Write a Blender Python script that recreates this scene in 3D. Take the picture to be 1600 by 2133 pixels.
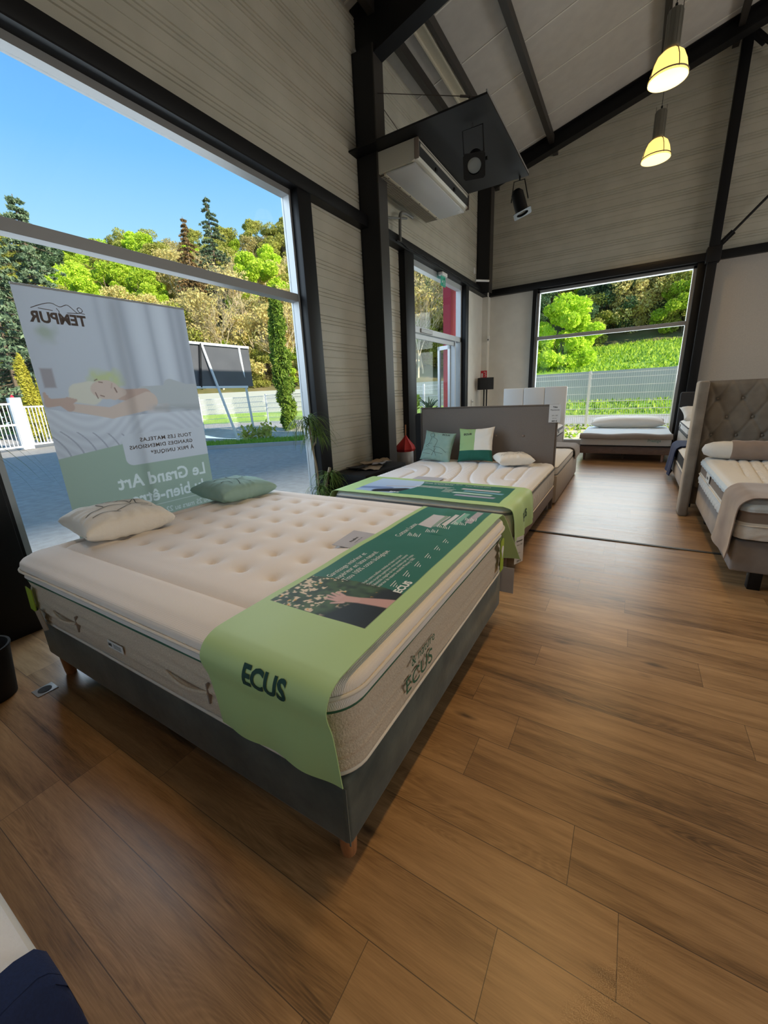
import bpy, bmesh, math, random
import numpy as np
from mathutils import Matrix, Vector, noise
random.seed(7); rng = np.random.default_rng(7)
R_ = math.radians; PI = math.pi
for o in list(bpy.data.objects): bpy.data.objects.remove(o)
SC = bpy.context.scene; COL = SC.collection
# ------------------------------------------------------------------ camera
cam = bpy.data.objects.new('camera', bpy.data.cameras.new('camera')); COL.objects.link(cam)
rx = Vector((0.857, 0.512, -0.046)); dn = Vector((0.107, -0.265, -0.958)); fw = Vector((-0.503, 0.817, -0.282))
fw.normalize(); rx = (rx - fw*rx.dot(fw)).normalized(); dn = fw.cross(rx)
CM = Matrix((rx, -dn, -fw)).transposed().to_4x4(); CM.translation = (0, 0, 1.42)
cam.matrix_world = CM
cam.data.sensor_fit = 'HORIZONTAL'; cam.data.sensor_width = 36; cam.data.lens = 36*831.86/1600
cam.data.clip_start = 0.02; cam.data.clip_end = 500
SC.camera = cam
SC.view_settings.view_transform = 'Standard'; SC.view_settings.look = 'None'
SC.view_settings.exposure = 0.0; SC.view_settings.gamma = 1.0; SC.view_settings.use_curve_mapping = False
# ------------------------------------------------------------------ light
SKY = 1.4; SUN = 8.0; PENDANT = 21.0; FAR_PENDANT = 30.0
W = bpy.data.worlds.new('sky'); SC.world = W; W.use_nodes = True
nt = W.node_tree; nt.nodes.clear()
tc = nt.nodes.new('ShaderNodeTexCoord'); sp = nt.nodes.new('ShaderNodeSeparateXYZ')
cr = nt.nodes.new('ShaderNodeValToRGB'); bg = nt.nodes.new('ShaderNodeBackground'); wo = nt.nodes.new('ShaderNodeOutputWorld')
nt.links.new(tc.outputs['Generated'], sp.inputs[0]); nt.links.new(sp.outputs['Z'], cr.inputs[0])
nt.links.new(cr.outputs[0], bg.inputs[0]); nt.links.new(bg.outputs[0], wo.inputs[0])
e = cr.color_ramp.elements
e[0].position = 0.0; e[0].color = (0.62, 0.80, 0.92, 1)
e[1].position = 1.0; e[1].color = (0.13, 0.26, 0.48, 1)
for p_, c_ in ((0.22, (0.42, 0.70, 0.90, 1)), (0.42, (0.17, 0.45, 0.82, 1)), (0.62, (0.07, 0.27, 0.68, 1))):
    q = e.new(p_); q.color = c_
bg.inputs[1].default_value = SKY
sl = bpy.data.objects.new('sun', bpy.data.lights.new('sun', 'SUN')); COL.objects.link(sl)
sl.data.energy = SUN; sl.data.angle = R_(0.6); sl.data.color = (1.0, 0.93, 0.80)
sl.rotation_euler = Vector((1, -0.05, 1/2.36)).to_track_quat('Z', 'Y').to_euler()
# unseen area lights added to brighten the room, inside it and beyond the glazing
def area(name, loc, aim, sx, sy, w, c):
    l = bpy.data.objects.new(name, bpy.data.lights.new(name, 'AREA')); COL.objects.link(l)
    l.data.shape = 'RECTANGLE'; l.data.size = sx; l.data.size_y = sy; l.data.energy = w; l.data.color = c
    l.location = loc; l.rotation_euler = (Vector(aim)-Vector(loc)).to_track_quat('-Z', 'Y').to_euler()
    return l
area('front_fill_light', (1.5, -5.7, 2.0), (-0.5, 3, 1.2), 8.0, 2.8, 25, (1.0, 0.98, 0.93))  # added fill inside the blank front wall, behind the camera
area('side_fill_light', (8.7, 6.0, 2.4), (0, 6, 2.2), 6.0, 2.8, 230, (1.0, 0.97, 0.90))  # added fill in front of the solid right wall, out of view
area('window_fill_light', (-4.9, 2.37, 3.0), (-.5, 2.2, .5), 4.2, 3.4, 210, (0.84, 0.92, 1.0))  # extra fill outside the large window, added on top of the sky
area('back_window_fill', (-.66, 11.9, 2.8), (-.5, 4, .3), 3.6, 3.0, 165, (0.90, 0.96, 1.0))  # extra fill added outside the back window to boost its daylight
area('door_fill_light', (-4.6, 7.85, 2.9), (0, 6.5, .5), 2.8, 2.8, 60, (0.87, 0.94, 1.0))  # extra fill outside the entrance doors, added to lift the interior

# ------------------------------------------------------------------ materials
def mat(name, col=(.5,.5,.5), rough=.6, metal=0, spec=.5, n=None, col2=None, scale=20, bump=0, bscale=None, stretch=None, emit=None, estr=0, sheen=0):
    m = bpy.data.materials.new(name); m.use_nodes = True; t = m.node_tree; b = t.nodes['Principled BSDF']
    b.inputs['Base Color'].default_value = (*col, 1); b.inputs['Roughness'].default_value = rough
    b.inputs['Metallic'].default_value = metal; b.inputs['Specular IOR Level'].default_value = spec
    if sheen: b.inputs['Sheen Weight'].default_value = sheen; b.inputs['Sheen Roughness'].default_value = .4
    if emit: b.inputs['Emission Color'].default_value = (*emit, 1); b.inputs['Emission Strength'].default_value = estr
    if col2 or bump:
        g = t.nodes.new('ShaderNodeTexCoord'); mp = t.nodes.new('ShaderNodeMapping'); t.links.new(g.outputs['Object'], mp.inputs[0])
        if stretch: mp.inputs['Scale'].default_value = stretch
    if col2:
        nz = t.nodes.new('ShaderNodeTexNoise'); nz.inputs['Scale'].default_value = scale; nz.inputs['Detail'].default_value = 5
        t.links.new(mp.outputs[0], nz.inputs[0])
        mr = t.nodes.new('ShaderNodeMapRange'); mr.inputs[1].default_value = .35; mr.inputs[2].default_value = .65
        t.links.new(nz.outputs[0], mr.inputs[0])
        mx = t.nodes.new('ShaderNodeMix'); mx.data_type = 'RGBA'; mx.inputs[6].default_value = (*col, 1); mx.inputs[7].default_value = (*col2, 1)
        t.links.new(mr.outputs[0], mx.inputs[0]); t.links.new(mx.outputs[2], b.inputs['Base Color'])
    if bump:
        nb = t.nodes.new('ShaderNodeTexNoise'); nb.inputs['Scale'].default_value = bscale or scale; nb.inputs['Detail'].default_value = 3
        t.links.new(mp.outputs[0], nb.inputs[0]); bp = t.nodes.new('ShaderNodeBump'); bp.inputs['Strength'].default_value = bump
        bp.inputs['Distance'].default_value = .01; t.links.new(nb.outputs[0], bp.inputs['Height']); t.links.new(bp.outputs[0], b.inputs['Normal'])
    return m
def weave(m, sx, sy, strength=.4, dist=.002):
    """fine woven relief from two crossed waves, in object space"""
    t = m.node_tree; b = t.nodes['Principled BSDF']; g = t.nodes.new('ShaderNodeTexCoord')
    ws = []
    for ax, s in (('X', sx), ('Y', sy)):
        w = t.nodes.new('ShaderNodeTexWave'); w.bands_direction = ax; w.inputs['Scale'].default_value = s; w.inputs['Distortion'].default_value = .6
        t.links.new(g.outputs['Object'], w.inputs[0]); ws.append(w)
    a = t.nodes.new('ShaderNodeMath'); a.operation = 'ADD'; t.links.new(ws[0].outputs[1], a.inputs[0]); t.links.new(ws[1].outputs[1], a.inputs[1])
    bp = t.nodes.new('ShaderNodeBump'); bp.inputs['Strength'].default_value = strength; bp.inputs['Distance'].default_value = dist
    t.links.new(a.outputs[0], bp.inputs['Height']); t.links.new(bp.outputs[0], b.inputs['Normal']); return m
def vcmat(name, rough=.8, transl=0.0):
    m = bpy.data.materials.new(name); m.use_nodes = True; t = m.node_tree; b = t.nodes['Principled BSDF']
    a = t.nodes.new('ShaderNodeAttribute'); a.attribute_name = 'print'; t.links.new(a.outputs[0], b.inputs['Base Color'])
    b.inputs['Roughness'].default_value = rough
    if transl:
        tr = t.nodes.new('ShaderNodeBsdfTranslucent'); t.links.new(a.outputs[0], tr.inputs[0]); ms = t.nodes.new('ShaderNodeMixShader'); ms.inputs[0].default_value = transl
        o = t.nodes['Material Output']; t.links.new(b.outputs[0], ms.inputs[1]); t.links.new(tr.outputs[0], ms.inputs[2]); t.links.new(ms.outputs[0], o.inputs[0])
    return m
def leafmat(name, c1, c2, transl=.35):
    m = bpy.data.materials.new(name); m.use_nodes = True; t = m.node_tree; b = t.nodes['Principled BSDF']; b.inputs['Roughness'].default_value = .6
    b.inputs['Specular IOR Level'].default_value = .2
    g = t.nodes.new('ShaderNodeNewGeometry'); oi = t.nodes.new('ShaderNodeObjectInfo')
    mx = t.nodes.new('ShaderNodeMix'); mx.data_type = 'RGBA'; mx.inputs[6].default_value = (*c1, 1); mx.inputs[7].default_value = (*c2, 1)
    t.links.new(g.outputs['Random Per Island'], mx.inputs[0])
    hs = t.nodes.new('ShaderNodeHueSaturation'); mr = t.nodes.new('ShaderNodeMapRange'); mr.inputs[3].default_value = .75; mr.inputs[4].default_value = 1.2
    t.links.new(oi.outputs['Random'], mr.inputs[0]); t.links.new(mr.outputs[0], hs.inputs['Value']); t.links.new(mx.outputs[2], hs.inputs['Color'])
    t.links.new(hs.outputs[0], b.inputs['Base Color'])
    tr = t.nodes.new('ShaderNodeBsdfTranslucent'); t.links.new(hs.outputs[0], tr.inputs[0]); ms = t.nodes.new('ShaderNodeMixShader'); ms.inputs[0].default_value = transl
    o = t.nodes['Material Output']; t.links.new(b.outputs[0], ms.inputs[1]); t.links.new(tr.outputs[0], ms.inputs[2]); t.links.new(ms.outputs[0], o.inputs[0])
    return m
def glassmat():
    m = bpy.data.materials.new('window glass'); m.use_nodes = True; t = m.node_tree; t.nodes.remove(t.nodes['Principled BSDF'])
    tr = t.nodes.new('ShaderNodeBsdfTransparent'); tr.inputs[0].default_value = (.95, .97, .97, 1)
    gl = t.nodes.new('ShaderNodeBsdfGlossy'); gl.inputs['Roughness'].default_value = .01
    lw = t.nodes.new('ShaderNodeLayerWeight'); lw.inputs[0].default_value = .5; pw = t.nodes.new('ShaderNodeMath'); pw.operation = 'POWER'; pw.inputs[1].default_value = 5
    fr = t.nodes.new('ShaderNodeMath'); fr.operation = 'MULTIPLY_ADD'; fr.inputs[1].default_value = .2; fr.inputs[2].default_value = .015; t.links.new(lw.outputs['Facing'], pw.inputs[0]); t.links.new(pw.outputs[0], fr.inputs[0]); ms = t.nodes.new('ShaderNodeMixShader')
    t.links.new(fr.outputs[0], ms.inputs[0]); t.links.new(tr.outputs[0], ms.inputs[1]); t.links.new(gl.outputs[0], ms.inputs[2])
    t.links.new(ms.outputs[0], t.nodes['Material Output'].inputs[0]); return m
def plankmat():
    m = bpy.data.materials.new('oak planks'); m.use_nodes = True; t = m.node_tree; b = t.nodes['Principled BSDF']; N = t.nodes.new; Lk = t.links.new
    def M(op, a, c=None, clamp=False):
        n = N('ShaderNodeMath'); n.operation = op; n.use_clamp = clamp
        for i, x in enumerate((a, c)):
            if x is None: continue
            if isinstance(x, (int, float)): n.inputs[i].default_value = x
            else: Lk(x, n.inputs[i])
        return n.outputs[0]
    g = N('ShaderNodeTexCoord'); s = N('ShaderNodeSeparateXYZ'); Lk(g.outputs['Object'], s.inputs[0]); X, Y = s.outputs[0], s.outputs[1]
    yr = M('DIVIDE', M('SUBTRACT', Y, .163), .1968); row = M('FLOOR', yr); fy = M('FRACT', yr)
    wn = N('ShaderNodeTexWhiteNoise'); wn.noise_dimensions = '1D'; Lk(row, wn.inputs['W'])
    xr = M('DIVIDE', M('ADD', X, M('MULTIPLY', wn.outputs[0], 3.1)), 1.29); col = M('FLOOR', xr); fx = M('FRACT', xr)
    cb = N('ShaderNodeCombineXYZ'); Lk(row, cb.inputs[0]); Lk(col, cb.inputs[1])
    w2 = N('ShaderNodeTexWhiteNoise'); w2.noise_dimensions = '2D'; Lk(cb.outputs[0], w2.inputs['Vector']); pr = w2.outputs[0]
    cv = N('ShaderNodeCombineXYZ'); Lk(M('ADD', X, M('MULTIPLY', pr, 40.0)), cv.inputs[0]); Lk(Y, cv.inputs[1]); Lk(M('MULTIPLY', pr, 9.0), cv.inputs[2])
    def nz(sx, sy, det, dis=0):
        mp = N('ShaderNodeMapping'); mp.inputs['Scale'].default_value = (sx, sy, 1); Lk(cv.outputs[0], mp.inputs[0])
        n = N('ShaderNodeTexNoise'); n.inputs['Scale'].default_value = 1; n.inputs['Detail'].default_value = det; n.inputs['Distortion'].default_value = dis
        Lk(mp.outputs[0], n.inputs[0]); return n.outputs[0]
    fine = nz(14, 260, 4); streak = nz(2.2, 26, 4, .6); broad = nz(1.0, 6, 2, .3)
    # cathedral figure: rings of a stretched noise field
    fig = nz(1.1, 7.5, 1, .2); ring = M('ABSOLUTE', M('SINE', M('MULTIPLY', fig, 150.0))); ringm = N('ShaderNodeMapRange'); Lk(nz(.7, 3, 1), ringm.inputs[0]); ringm.inputs[1].default_value = .5; ringm.inputs[2].default_value = .68
    # knots
    mp = N('ShaderNodeMapping'); mp.inputs['Scale'].default_value = (1.7, 4.6, 1); Lk(cv.outputs[0], mp.inputs[0]); vo = N('ShaderNodeTexVoronoi'); vo.inputs['Scale'].default_value = 1; Lk(mp.outputs[0], vo.inputs[0])
    kn = N('ShaderNodeMapRange'); Lk(M('ADD', vo.outputs['Distance'], M('MULTIPLY', M('SUBTRACT', nz(9, 40, 3), .5), .13)), kn.inputs[0]); kn.inputs[1].default_value = .02; kn.inputs[2].default_value = .11; kn.inputs[3].default_value = 1; kn.inputs[4].default_value = 0
    val = M('ADD', M('MULTIPLY', streak, .55), M('ADD', M('MULTIPLY', broad, .35), M('MULTIPLY', fine, .32)))
    val = M('ADD', val, M('MULTIPLY', M('SUBTRACT', pr, .5), .16))
    val = M('SUBTRACT', val, M('MULTIPLY', M('MULTIPLY', ring, ringm.outputs[0]), .10))
    rp = N('ShaderNodeValToRGB'); Lk(val, rp.inputs[0]); ee = rp.color_ramp.elements
    ee[0].position = .36; ee[0].color = (.085, .048, .023, 1); ee[1].position = .84; ee[1].color = (.51, .325, .165, 1)
    z = ee.new(.52); z.color = (.27, .157, .072, 1); z = ee.new(.66); z.color = (.39, .238, .114, 1)
    k = N('ShaderNodeMix'); k.data_type = 'RGBA'; Lk(M('MULTIPLY', kn.outputs[0], .85), k.inputs[0]); Lk(rp.outputs[0], k.inputs[6]); k.inputs[7].default_value = (.06, .035, .022, 1)
    gy = M('MULTIPLY', M('LESS_THAN', fy, .012), 1.0); gx = M('LESS_THAN', fx, .0016); gr = M('MAXIMUM', gy, gx)
    k2 = N('ShaderNodeMix'); k2.data_type = 'RGBA'; Lk(M('MULTIPLY', gr, .8), k2.inputs[0]); Lk(k.outputs[2], k2.inputs[6]); k2.inputs[7].default_value = (.05, .032, .02, 1)
    Lk(k2.outputs[2], b.inputs['Base Color'])
    rr = N('ShaderNodeMapRange'); Lk(streak, rr.inputs[0]); rr.inputs[3].default_value = .26; rr.inputs[4].default_value = .42; Lk(rr.outputs[0], b.inputs['Roughness'])
    b.inputs['Specular IOR Level'].default_value = .5; b.inputs['Coat Weight'].default_value = .35; b.inputs['Coat Roughness'].default_value = .30
    bp = N('ShaderNodeBump'); bp.inputs['Strength'].default_value = .22; bp.inputs['Distance'].default_value = .002
    Lk(M('SUBTRACT', M('MULTIPLY', fine, .5), gr), bp.inputs['Height']); Lk(bp.outputs[0], b.inputs['Normal'])
    return m
MT = dict(
 planks=plankmat(), glass=glassmat(),
 siding=mat('cream ribbed cladding', (.53,.505,.425), .42, col2=(.47,.45,.375), scale=3, stretch=(1,1,1)),
 roof=mat('roof panels', (.50,.48,.45), .85, col2=(.46,.44,.415), scale=6), seam=mat('panel joint', (.66,.64,.59), .6),
 black=mat('black steel', (.006,.006,.007), .5, spec=.3), blackmatt=mat('matt black', (.01,.01,.011), .8), brown=mat('dark brown steel', (.035,.03,.026), .5),
 white=mat('white plaster', (.76,.74,.68), .8, col2=(.72,.70,.64), scale=5), greywall=mat('grey plasterboard', (.47,.44,.40), .9, col2=(.44,.41,.375), scale=60),
 alu=mat('grey aluminium', (.30,.30,.30), .45, metal=.3), alulight=mat('light aluminium', (.44,.46,.48), .45, metal=.2), chrome=mat('chrome', (.75,.75,.76), .18, metal=1),
 cream_steel=mat('cream steel', (.62,.58,.47), .5), whitep=mat('white plastic', (.80,.80,.79), .4), ivory=mat('ivory plastic', (.58,.56,.48), .45),
 acdark=mat('air outlet dark', (.03,.03,.03), .6), acgrille=mat('grille beige', (.12,.105,.08), .6), acbar=mat('grille bars', (.36,.33,.27), .5), acpanel=mat('air unit panel', (.60,.62,.63), .35),
 pipe=mat('pipe grey', (.13,.13,.12), .5), wire=mat('steel wire', (.10,.08,.07), .5, metal=.5), lens=mat('frosted lens', (.30,.32,.32), .3),
 red=mat('red paint', (.62,.03,.05), .5), redcloth=mat('red cloth', (.42,.015,.015), .7), skyblue=mat('blue sticker', (.25,.60,.75), .5),
 greensign=mat('green sign', (.02,.40,.28), .5),
 navy=mat('navy cloth', (.006,.019,.085), .9, sheen=.03, col2=(.005,.015,.07), scale=200, bump=.1), darkfab=mat('dark grey fabric', (.03,.03,.033), .9, bump=.2, scale=300),
 velvet_green=mat('grey green velvet', (.046,.060,.056), .75, sheen=.25, col2=(.10,.118,.105), scale=6.5, bump=.1, bscale=30),
 hbgrey=mat('taupe grey fabric', (.225,.192,.17), .95, sheen=.15, col2=(.20,.168,.148), scale=220, bump=.12), basetaupe=mat('taupe base fabric', (.27,.21,.18), .9, bump=.1, scale=200),
 beigefab=mat('beige fabric', (.48,.42,.36), .9, bump=.15, scale=150), greyvelvet=mat('grey velvet', (.22,.20,.195), .8, sheen=.4, col2=(.30,.275,.265), scale=7, bump=.1),
 taupevelvet=mat('taupe velvet', (.21,.175,.14), .8, sheen=.4, col2=(.27,.23,.185), scale=8, bump=.08), throw=mat('taupe throw', (.32,.25,.215), .85, sheen=.4, col2=(.27,.21,.18), scale=9, bump=.06),
 brownband=mat('brown band fabric', (.27,.215,.18), .9), wbase=mat('wood grain base', (.23,.165,.14), .6, col2=(.17,.12,.10), scale=14, stretch=(1,1,9)),
 oakleg=mat('beech wood', (.46,.21,.09), .4, col2=(.36,.155,.065), scale=30, stretch=(4,4,.6)), oakleg2=mat('pale pink wood', (.50,.30,.24), .5),
 mtop=weave(mat('cream stretch knit', (.87,.82,.785), .92), 75, 75, .28, .002), mside=mat('sand textured knit', (.70,.60,.48), .95, col2=(.58,.48,.375), scale=260, bump=.5, bscale=130),
 mpipe=mat('cream piping', (.74,.70,.64), .8), mgreen=mat('green piping', (.03,.12,.065), .7), mtaupe=mat('taupe crease band', (.48,.38,.33), .9, bump=.2, scale=120),
 m2top=mat('white knit', (.86,.87,.90), .9, bump=.35, scale=90), m2side=mat('ivory knit', (.66,.60,.52), .9, bump=.35, scale=70), m2grey=weave(mat('grey mesh', (.40,.41,.43), .9), 160, 160, .5),
 greypipe=mat('grey piping', (.16,.16,.16), .8), whiteq=mat('white quilting', (.78,.77,.74), .9, bump=.3, scale=80), blueq=mat('pale blue knit', (.66,.74,.79), .9, bump=.2, scale=120),
 cover=mat('lime green felt', (.36,.56,.22), .9, sheen=.15, col2=(.335,.53,.205), scale=40, bump=.05, bscale=400), covertxt=mat('dark green ink', (.004,.05,.04), .7),
 print=vcmat('printed felt', .55), whitetxt=mat('white ink', (.80,.84,.82), .7),
 sage=mat('sage green cotton', (.33,.50,.45), .85, col2=(.29,.46,.41), scale=12, bump=.1), cushwhite=mat('natural cotton', (.86,.83,.77), .9, bump=.15, scale=60), cushlime=mat('lime cotton', (.37,.56,.26), .85), cushdk=mat('forest cotton', (.01,.12,.085), .8),
 ink=mat('black drawing ink', (.05,.055,.05), .8), banner=vcmat('printed banner film', .7, .55), bannertxt=mat('banner brown ink', (.13,.105,.10), .8), bannerwt=None,
 paper=mat('paper', (.72,.72,.72), .7), greypaper=mat('grey card', (.48,.48,.53), .6), kraft=mat('kraft paper', (.42,.33,.24), .8), limetag=mat('lime tag', (.33,.45,.03), .6),
 asphalt=mat('asphalt', (.36,.31,.26), .8, col2=(.44,.385,.33), scale=7, bump=.5, bscale=60), sand=mat('sandy ground', (.62,.55,.43), .95, col2=(.50,.43,.32), scale=2, bump=.4), road=mat('pale road', (.60,.53,.47), .9, col2=(.52,.46,.41), scale=3),
 turf=mat('turf soil', (.20,.33,.045), .95, col2=(.33,.42,.06), scale=2.5, bump=1, bscale=9), hillsoil=mat('woodland floor', (.14,.14,.04), 1, col2=(.24,.18,.08), scale=.8, bump=1, bscale=3),
 meadow=mat('bright meadow', (.33,.55,.05), .95, col2=(.45,.60,.08), scale=1.3, bump=1, bscale=8), kerb=mat('kerb concrete', (.40,.39,.37), .9, bump=.3, scale=40),
 fence=mat('white coated wire', (.85,.83,.80), .5), board=mat('grey signboard', (.09,.09,.10), .5, col2=(.075,.075,.085), scale=2), whitesteel=mat('white steel tube', (.80,.80,.80), .45),
 bark=mat('bark', (.16,.115,.075), .95, bump=.6, scale=20), tanbark=mat('pale twigs', (.70,.56,.36), .9), stemb=mat('plant cane', (.28,.22,.15), .9, bump=.5, scale=90),
 lime=leafmat('spring lime leaves', (.42,.62,.03), (.68,.78,.09)), olive=leafmat('olive leaves', (.34,.38,.05), (.58,.52,.14)), ochre=leafmat('ochre buds', (.62,.46,.16), (.74,.66,.26)),
 fir=leafmat('fir needles', (.09,.15,.08), (.27,.34,.19), .1), rust=leafmat('rusty needles', (.22,.13,.05), (.34,.22,.09), .1), cyp=leafmat('cypress sprays', (.12,.22,.02), (.33,.44,.06), .2), cypgold=leafmat('golden cypress', (.35,.33,.03), (.48,.42,.06), .2),
 drac=leafmat('strap leaves', (.05,.10,.02), (.16,.22,.05), .25), shrubm=leafmat('dark shrub leaves', (.04,.10,.04), (.16,.22,.10), .2), grassm=leafmat('grass blades', (.15,.32,.03), (.33,.50,.07), .3),
 lampshade=mat('lit lamp glass', (.9,.75,.35), .35, emit=(1.0,.68,.18), estr=1.35), lampface=mat('lit lamp lens', (.9,.85,.6), .3, emit=(1.0,.86,.48), estr=1.3), lampbody=mat('lamp housing', (.20,.19,.16), .4, metal=.4), lampring=mat('lamp ring', (.16,.12,.09), .5),
 concrete=None)
def brickmat(name, c1, c2, mort, sx, sy):
    m = bpy.data.materials.new(name); m.use_nodes = True; t = m.node_tree; b = t.nodes['Principled BSDF']; b.inputs['Roughness'].default_value = .9
    g = t.nodes.new('ShaderNodeTexCoord'); br = t.nodes.new('ShaderNodeTexBrick'); t.links.new(g.outputs['UV'], br.inputs[0]); br.inputs['Scale'].default_value = 1
    br.inputs['Color1'].default_value = (*c1, 1); br.inputs['Color2'].default_value = (*c2, 1); br.inputs['Mortar'].default_value = (*mort, 1); br.inputs['Mortar Size'].default_value = .012
    br.inputs['Brick Width'].default_value = sx; br.inputs['Row Height'].default_value = sy
    t.links.new(br.outputs[0], b.inputs['Base Color']); return m
def translmat(name, c, k=.55):
    m = mat(name, c, .8); t = m.node_tree; tr = t.nodes.new('ShaderNodeBsdfTranslucent'); tr.inputs[0].default_value = (*c, 1); ms = t.nodes.new('ShaderNodeMixShader'); ms.inputs[0].default_value = k
    t.links.new(t.nodes['Principled BSDF'].outputs[0], ms.inputs[1]); t.links.new(tr.outputs[0], ms.inputs[2]); t.links.new(ms.outputs[0], t.nodes['Material Output'].inputs[0]); return m
MT['bannerwt'] = translmat('banner white ink', (.85, .88, .85), .85)
MT['concrete'] = brickmat('concrete blocks', (.80,.77,.74), (.70,.67,.64), (.5,.48,.46), .5, .25)

# ------------------------------------------------------------------ mesh tools
class MB:
    def __init__(s): s.v = []; s.f = []; s.m = []; s.mats = []
    def mi(s, m):
        m = MT[m] if isinstance(m, str) else m
        if m not in s.mats: s.mats.append(m)
        return s.mats.index(m)
    def add(s, vs, fs, m):
        n = len(s.v); k = s.mi(m); s.v.extend([tuple(p) for p in vs])
        s.f.extend([tuple(i+n for i in f) for f in fs]); s.m.extend([k]*len(fs)); return s
    def box(s, x0, x1, y0, y1, z0, z1, m, r=0, seg=2, M=None):
        if r <= 0:
            vs = [(x, y, z) for z in (z0, z1) for y in (y0, y1) for x in (x0, x1)]; fs = [(0,2,3,1),(4,5,7,6),(0,1,5,4),(2,6,7,3),(0,4,6,2),(1,3,7,5)]
        else:
            bm = bmesh.new(); bmesh.ops.create_cube(bm, size=1)
            for v in bm.verts: v.co = Vector(((x0+x1)/2+v.co.x*(x1-x0), (y0+y1)/2+v.co.y*(y1-y0), (z0+z1)/2+v.co.z*(z1-z0)))
            bmesh.ops.bevel(bm, geom=bm.edges[:], offset=r, segments=seg, profile=.5, affect='EDGES')
            bm.verts.index_update(); vs = [v.co.copy() for v in bm.verts]; fs = [[v.index for v in f.verts] for f in bm.faces]; bm.free()
        if M is not None: vs = [M @ Vector(p) for p in vs]
        return s.add(vs, fs, m)
    def tube(s, path, r, m, n=8, closed=False, cap=True):
        P = [Vector(p) for p in path]; k = len(P); rs = r if isinstance(r, (list, tuple)) else [r]*k; vs = []; fs = []; up = None
        for i in range(k):
            a = P[(i-1) % k] if (closed or i) else P[0]; b = P[(i+1) % k] if (closed or i < k-1) else P[-1]
            d = (b-a).normalized() if (b-a).length > 1e-9 else Vector((0, 0, 1))
            if up is None: up = d.orthogonal().normalized()
            up = (up-d*up.dot(d)); up = up.normalized() if up.length > 1e-6 else d.orthogonal().normalized(); w = d.cross(up)
            for j in range(n):
                t = 2*PI*j/n; vs.append(P[i]+(up*math.cos(t)+w*math.sin(t))*rs[i])
        for i in range(k if closed else k-1):
            for j in range(n):
                a = i*n+j; b = i*n+(j+1) % n; c = ((i+1) % k)*n+(j+1) % n; d = ((i+1) % k)*n+j; fs.append((a, b, c, d))
        if cap and not closed: fs.append(tuple(range(n))[::-1]); fs.append(tuple((k-1)*n+j for j in range(n)))
        return s.add(vs, fs, m)
    def lathe(s, prof, c, m, n=24, M=None, cap=True):
        vs = []; fs = []
        for r, z in prof:
            for j in range(n):
                t = 2*PI*j/n; p = Vector((r*math.cos(t), r*math.sin(t), z)); p = (M @ p) if M is not None else p; vs.append(p+Vector(c))
        for i in range(len(prof)-1):
            for j in range(n): fs.append((i*n+j, i*n+(j+1) % n, (i+1)*n+(j+1) % n, (i+1)*n+j))
        if cap:
            if prof[0][0] > 1e-5: fs.append(tuple(range(n))[::-1])
            if prof[-1][0] > 1e-5: fs.append(tuple((len(prof)-1)*n+j for j in range(n)))
        return s.add(vs, fs, m)
    def beam(s, a, b, w, h, m, up=(0, 0, 1)):
        a = Vector(a); b = Vector(b); d = (b-a).normalized(); u = Vector(up); u = (u-d*u.dot(d)).normalized(); r = d.cross(u)
        vs = [p+r*i*w/2+u*j*h/2 for p in (a, b) for i, j in ((-1,-1),(1,-1),(1,1),(-1,1))]
        return s.add(vs, [(3,2,1,0),(4,5,6,7),(0,1,5,4),(1,2,6,5),(2,3,7,6),(3,0,4,7)], m)
    def ibeam(s, a, b, w, h, m, up=(0, 0, 1), tf=.014, tw=.01):
        a = Vector(a); b = Vector(b); d = (b-a).normalized(); u = Vector(up); u = (u-d*u.dot(d)).normalized()
        for k in (-1, 1): s.beam(a+u*k*(h/2-tf/2), b+u*k*(h/2-tf/2), w, tf, m, u)
        return s.beam(a, b, tw, h-2*tf, m, u)
    def poly(s, pts, m): return s.add(pts, [tuple(range(len(pts)))], m)
    def grid(s, P, m, flip=False):
        ny, nx = len(P), len(P[0]); vs = [p for r in P for p in r]; fs = []
        for i in range(ny-1):
            for j in range(nx-1):
                q = (i*nx+j, i*nx+j+1, (i+1)*nx+j+1, (i+1)*nx+j); fs.append(q[::-1] if flip else q)
        return s.add(vs, fs, m)
    def text(s, txt, size, f, m, bold=0.0, align='LEFT', sx=1.0, spacing=1.0):
        """lettering; f maps the flat (a, b) coordinates of the letters onto the surface that carries them"""
        cu = bpy.data.curves.new('t', 'FONT'); cu.body = txt; cu.size = size; cu.align_x = align; cu.offset = bold; cu.resolution_u = 3; cu.space_character = spacing; cu.fill_mode = 'FRONT' if False else 'BOTH'
        ob = bpy.data.objects.new('t', cu); COL.objects.link(ob)
        me = ob.to_mesh()
        if me is None or not len(me.vertices):
            dg = bpy.context.evaluated_depsgraph_get(); me = ob.evaluated_get(dg).to_mesh()
        if size > .04:
            bt_ = bmesh.new(); bt_.from_mesh(me); bmesh.ops.triangulate(bt_, faces=bt_.faces)
            for _ in range(3):
                eg = [e_ for e_ in bt_.edges if e_.calc_length() > size*.16]
                if eg: bmesh.ops.subdivide_edges(bt_, edges=eg, cuts=1, use_grid_fill=False); bmesh.ops.triangulate(bt_, faces=bt_.faces)
            bt_.verts.index_update(); vs = [f(v.co.x*sx, v.co.y) for v in bt_.verts]; fs = [tuple(v.index for v in p.verts) for p in bt_.faces]; bt_.free()
        else: vs = [f(v.co.x*sx, v.co.y) for v in me.vertices]; fs = [tuple(p.vertices) for p in me.polygons]
        s.add(vs, fs, m); ob.to_mesh_clear(); bpy.data.objects.remove(ob); bpy.data.curves.remove(cu); return s
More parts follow.
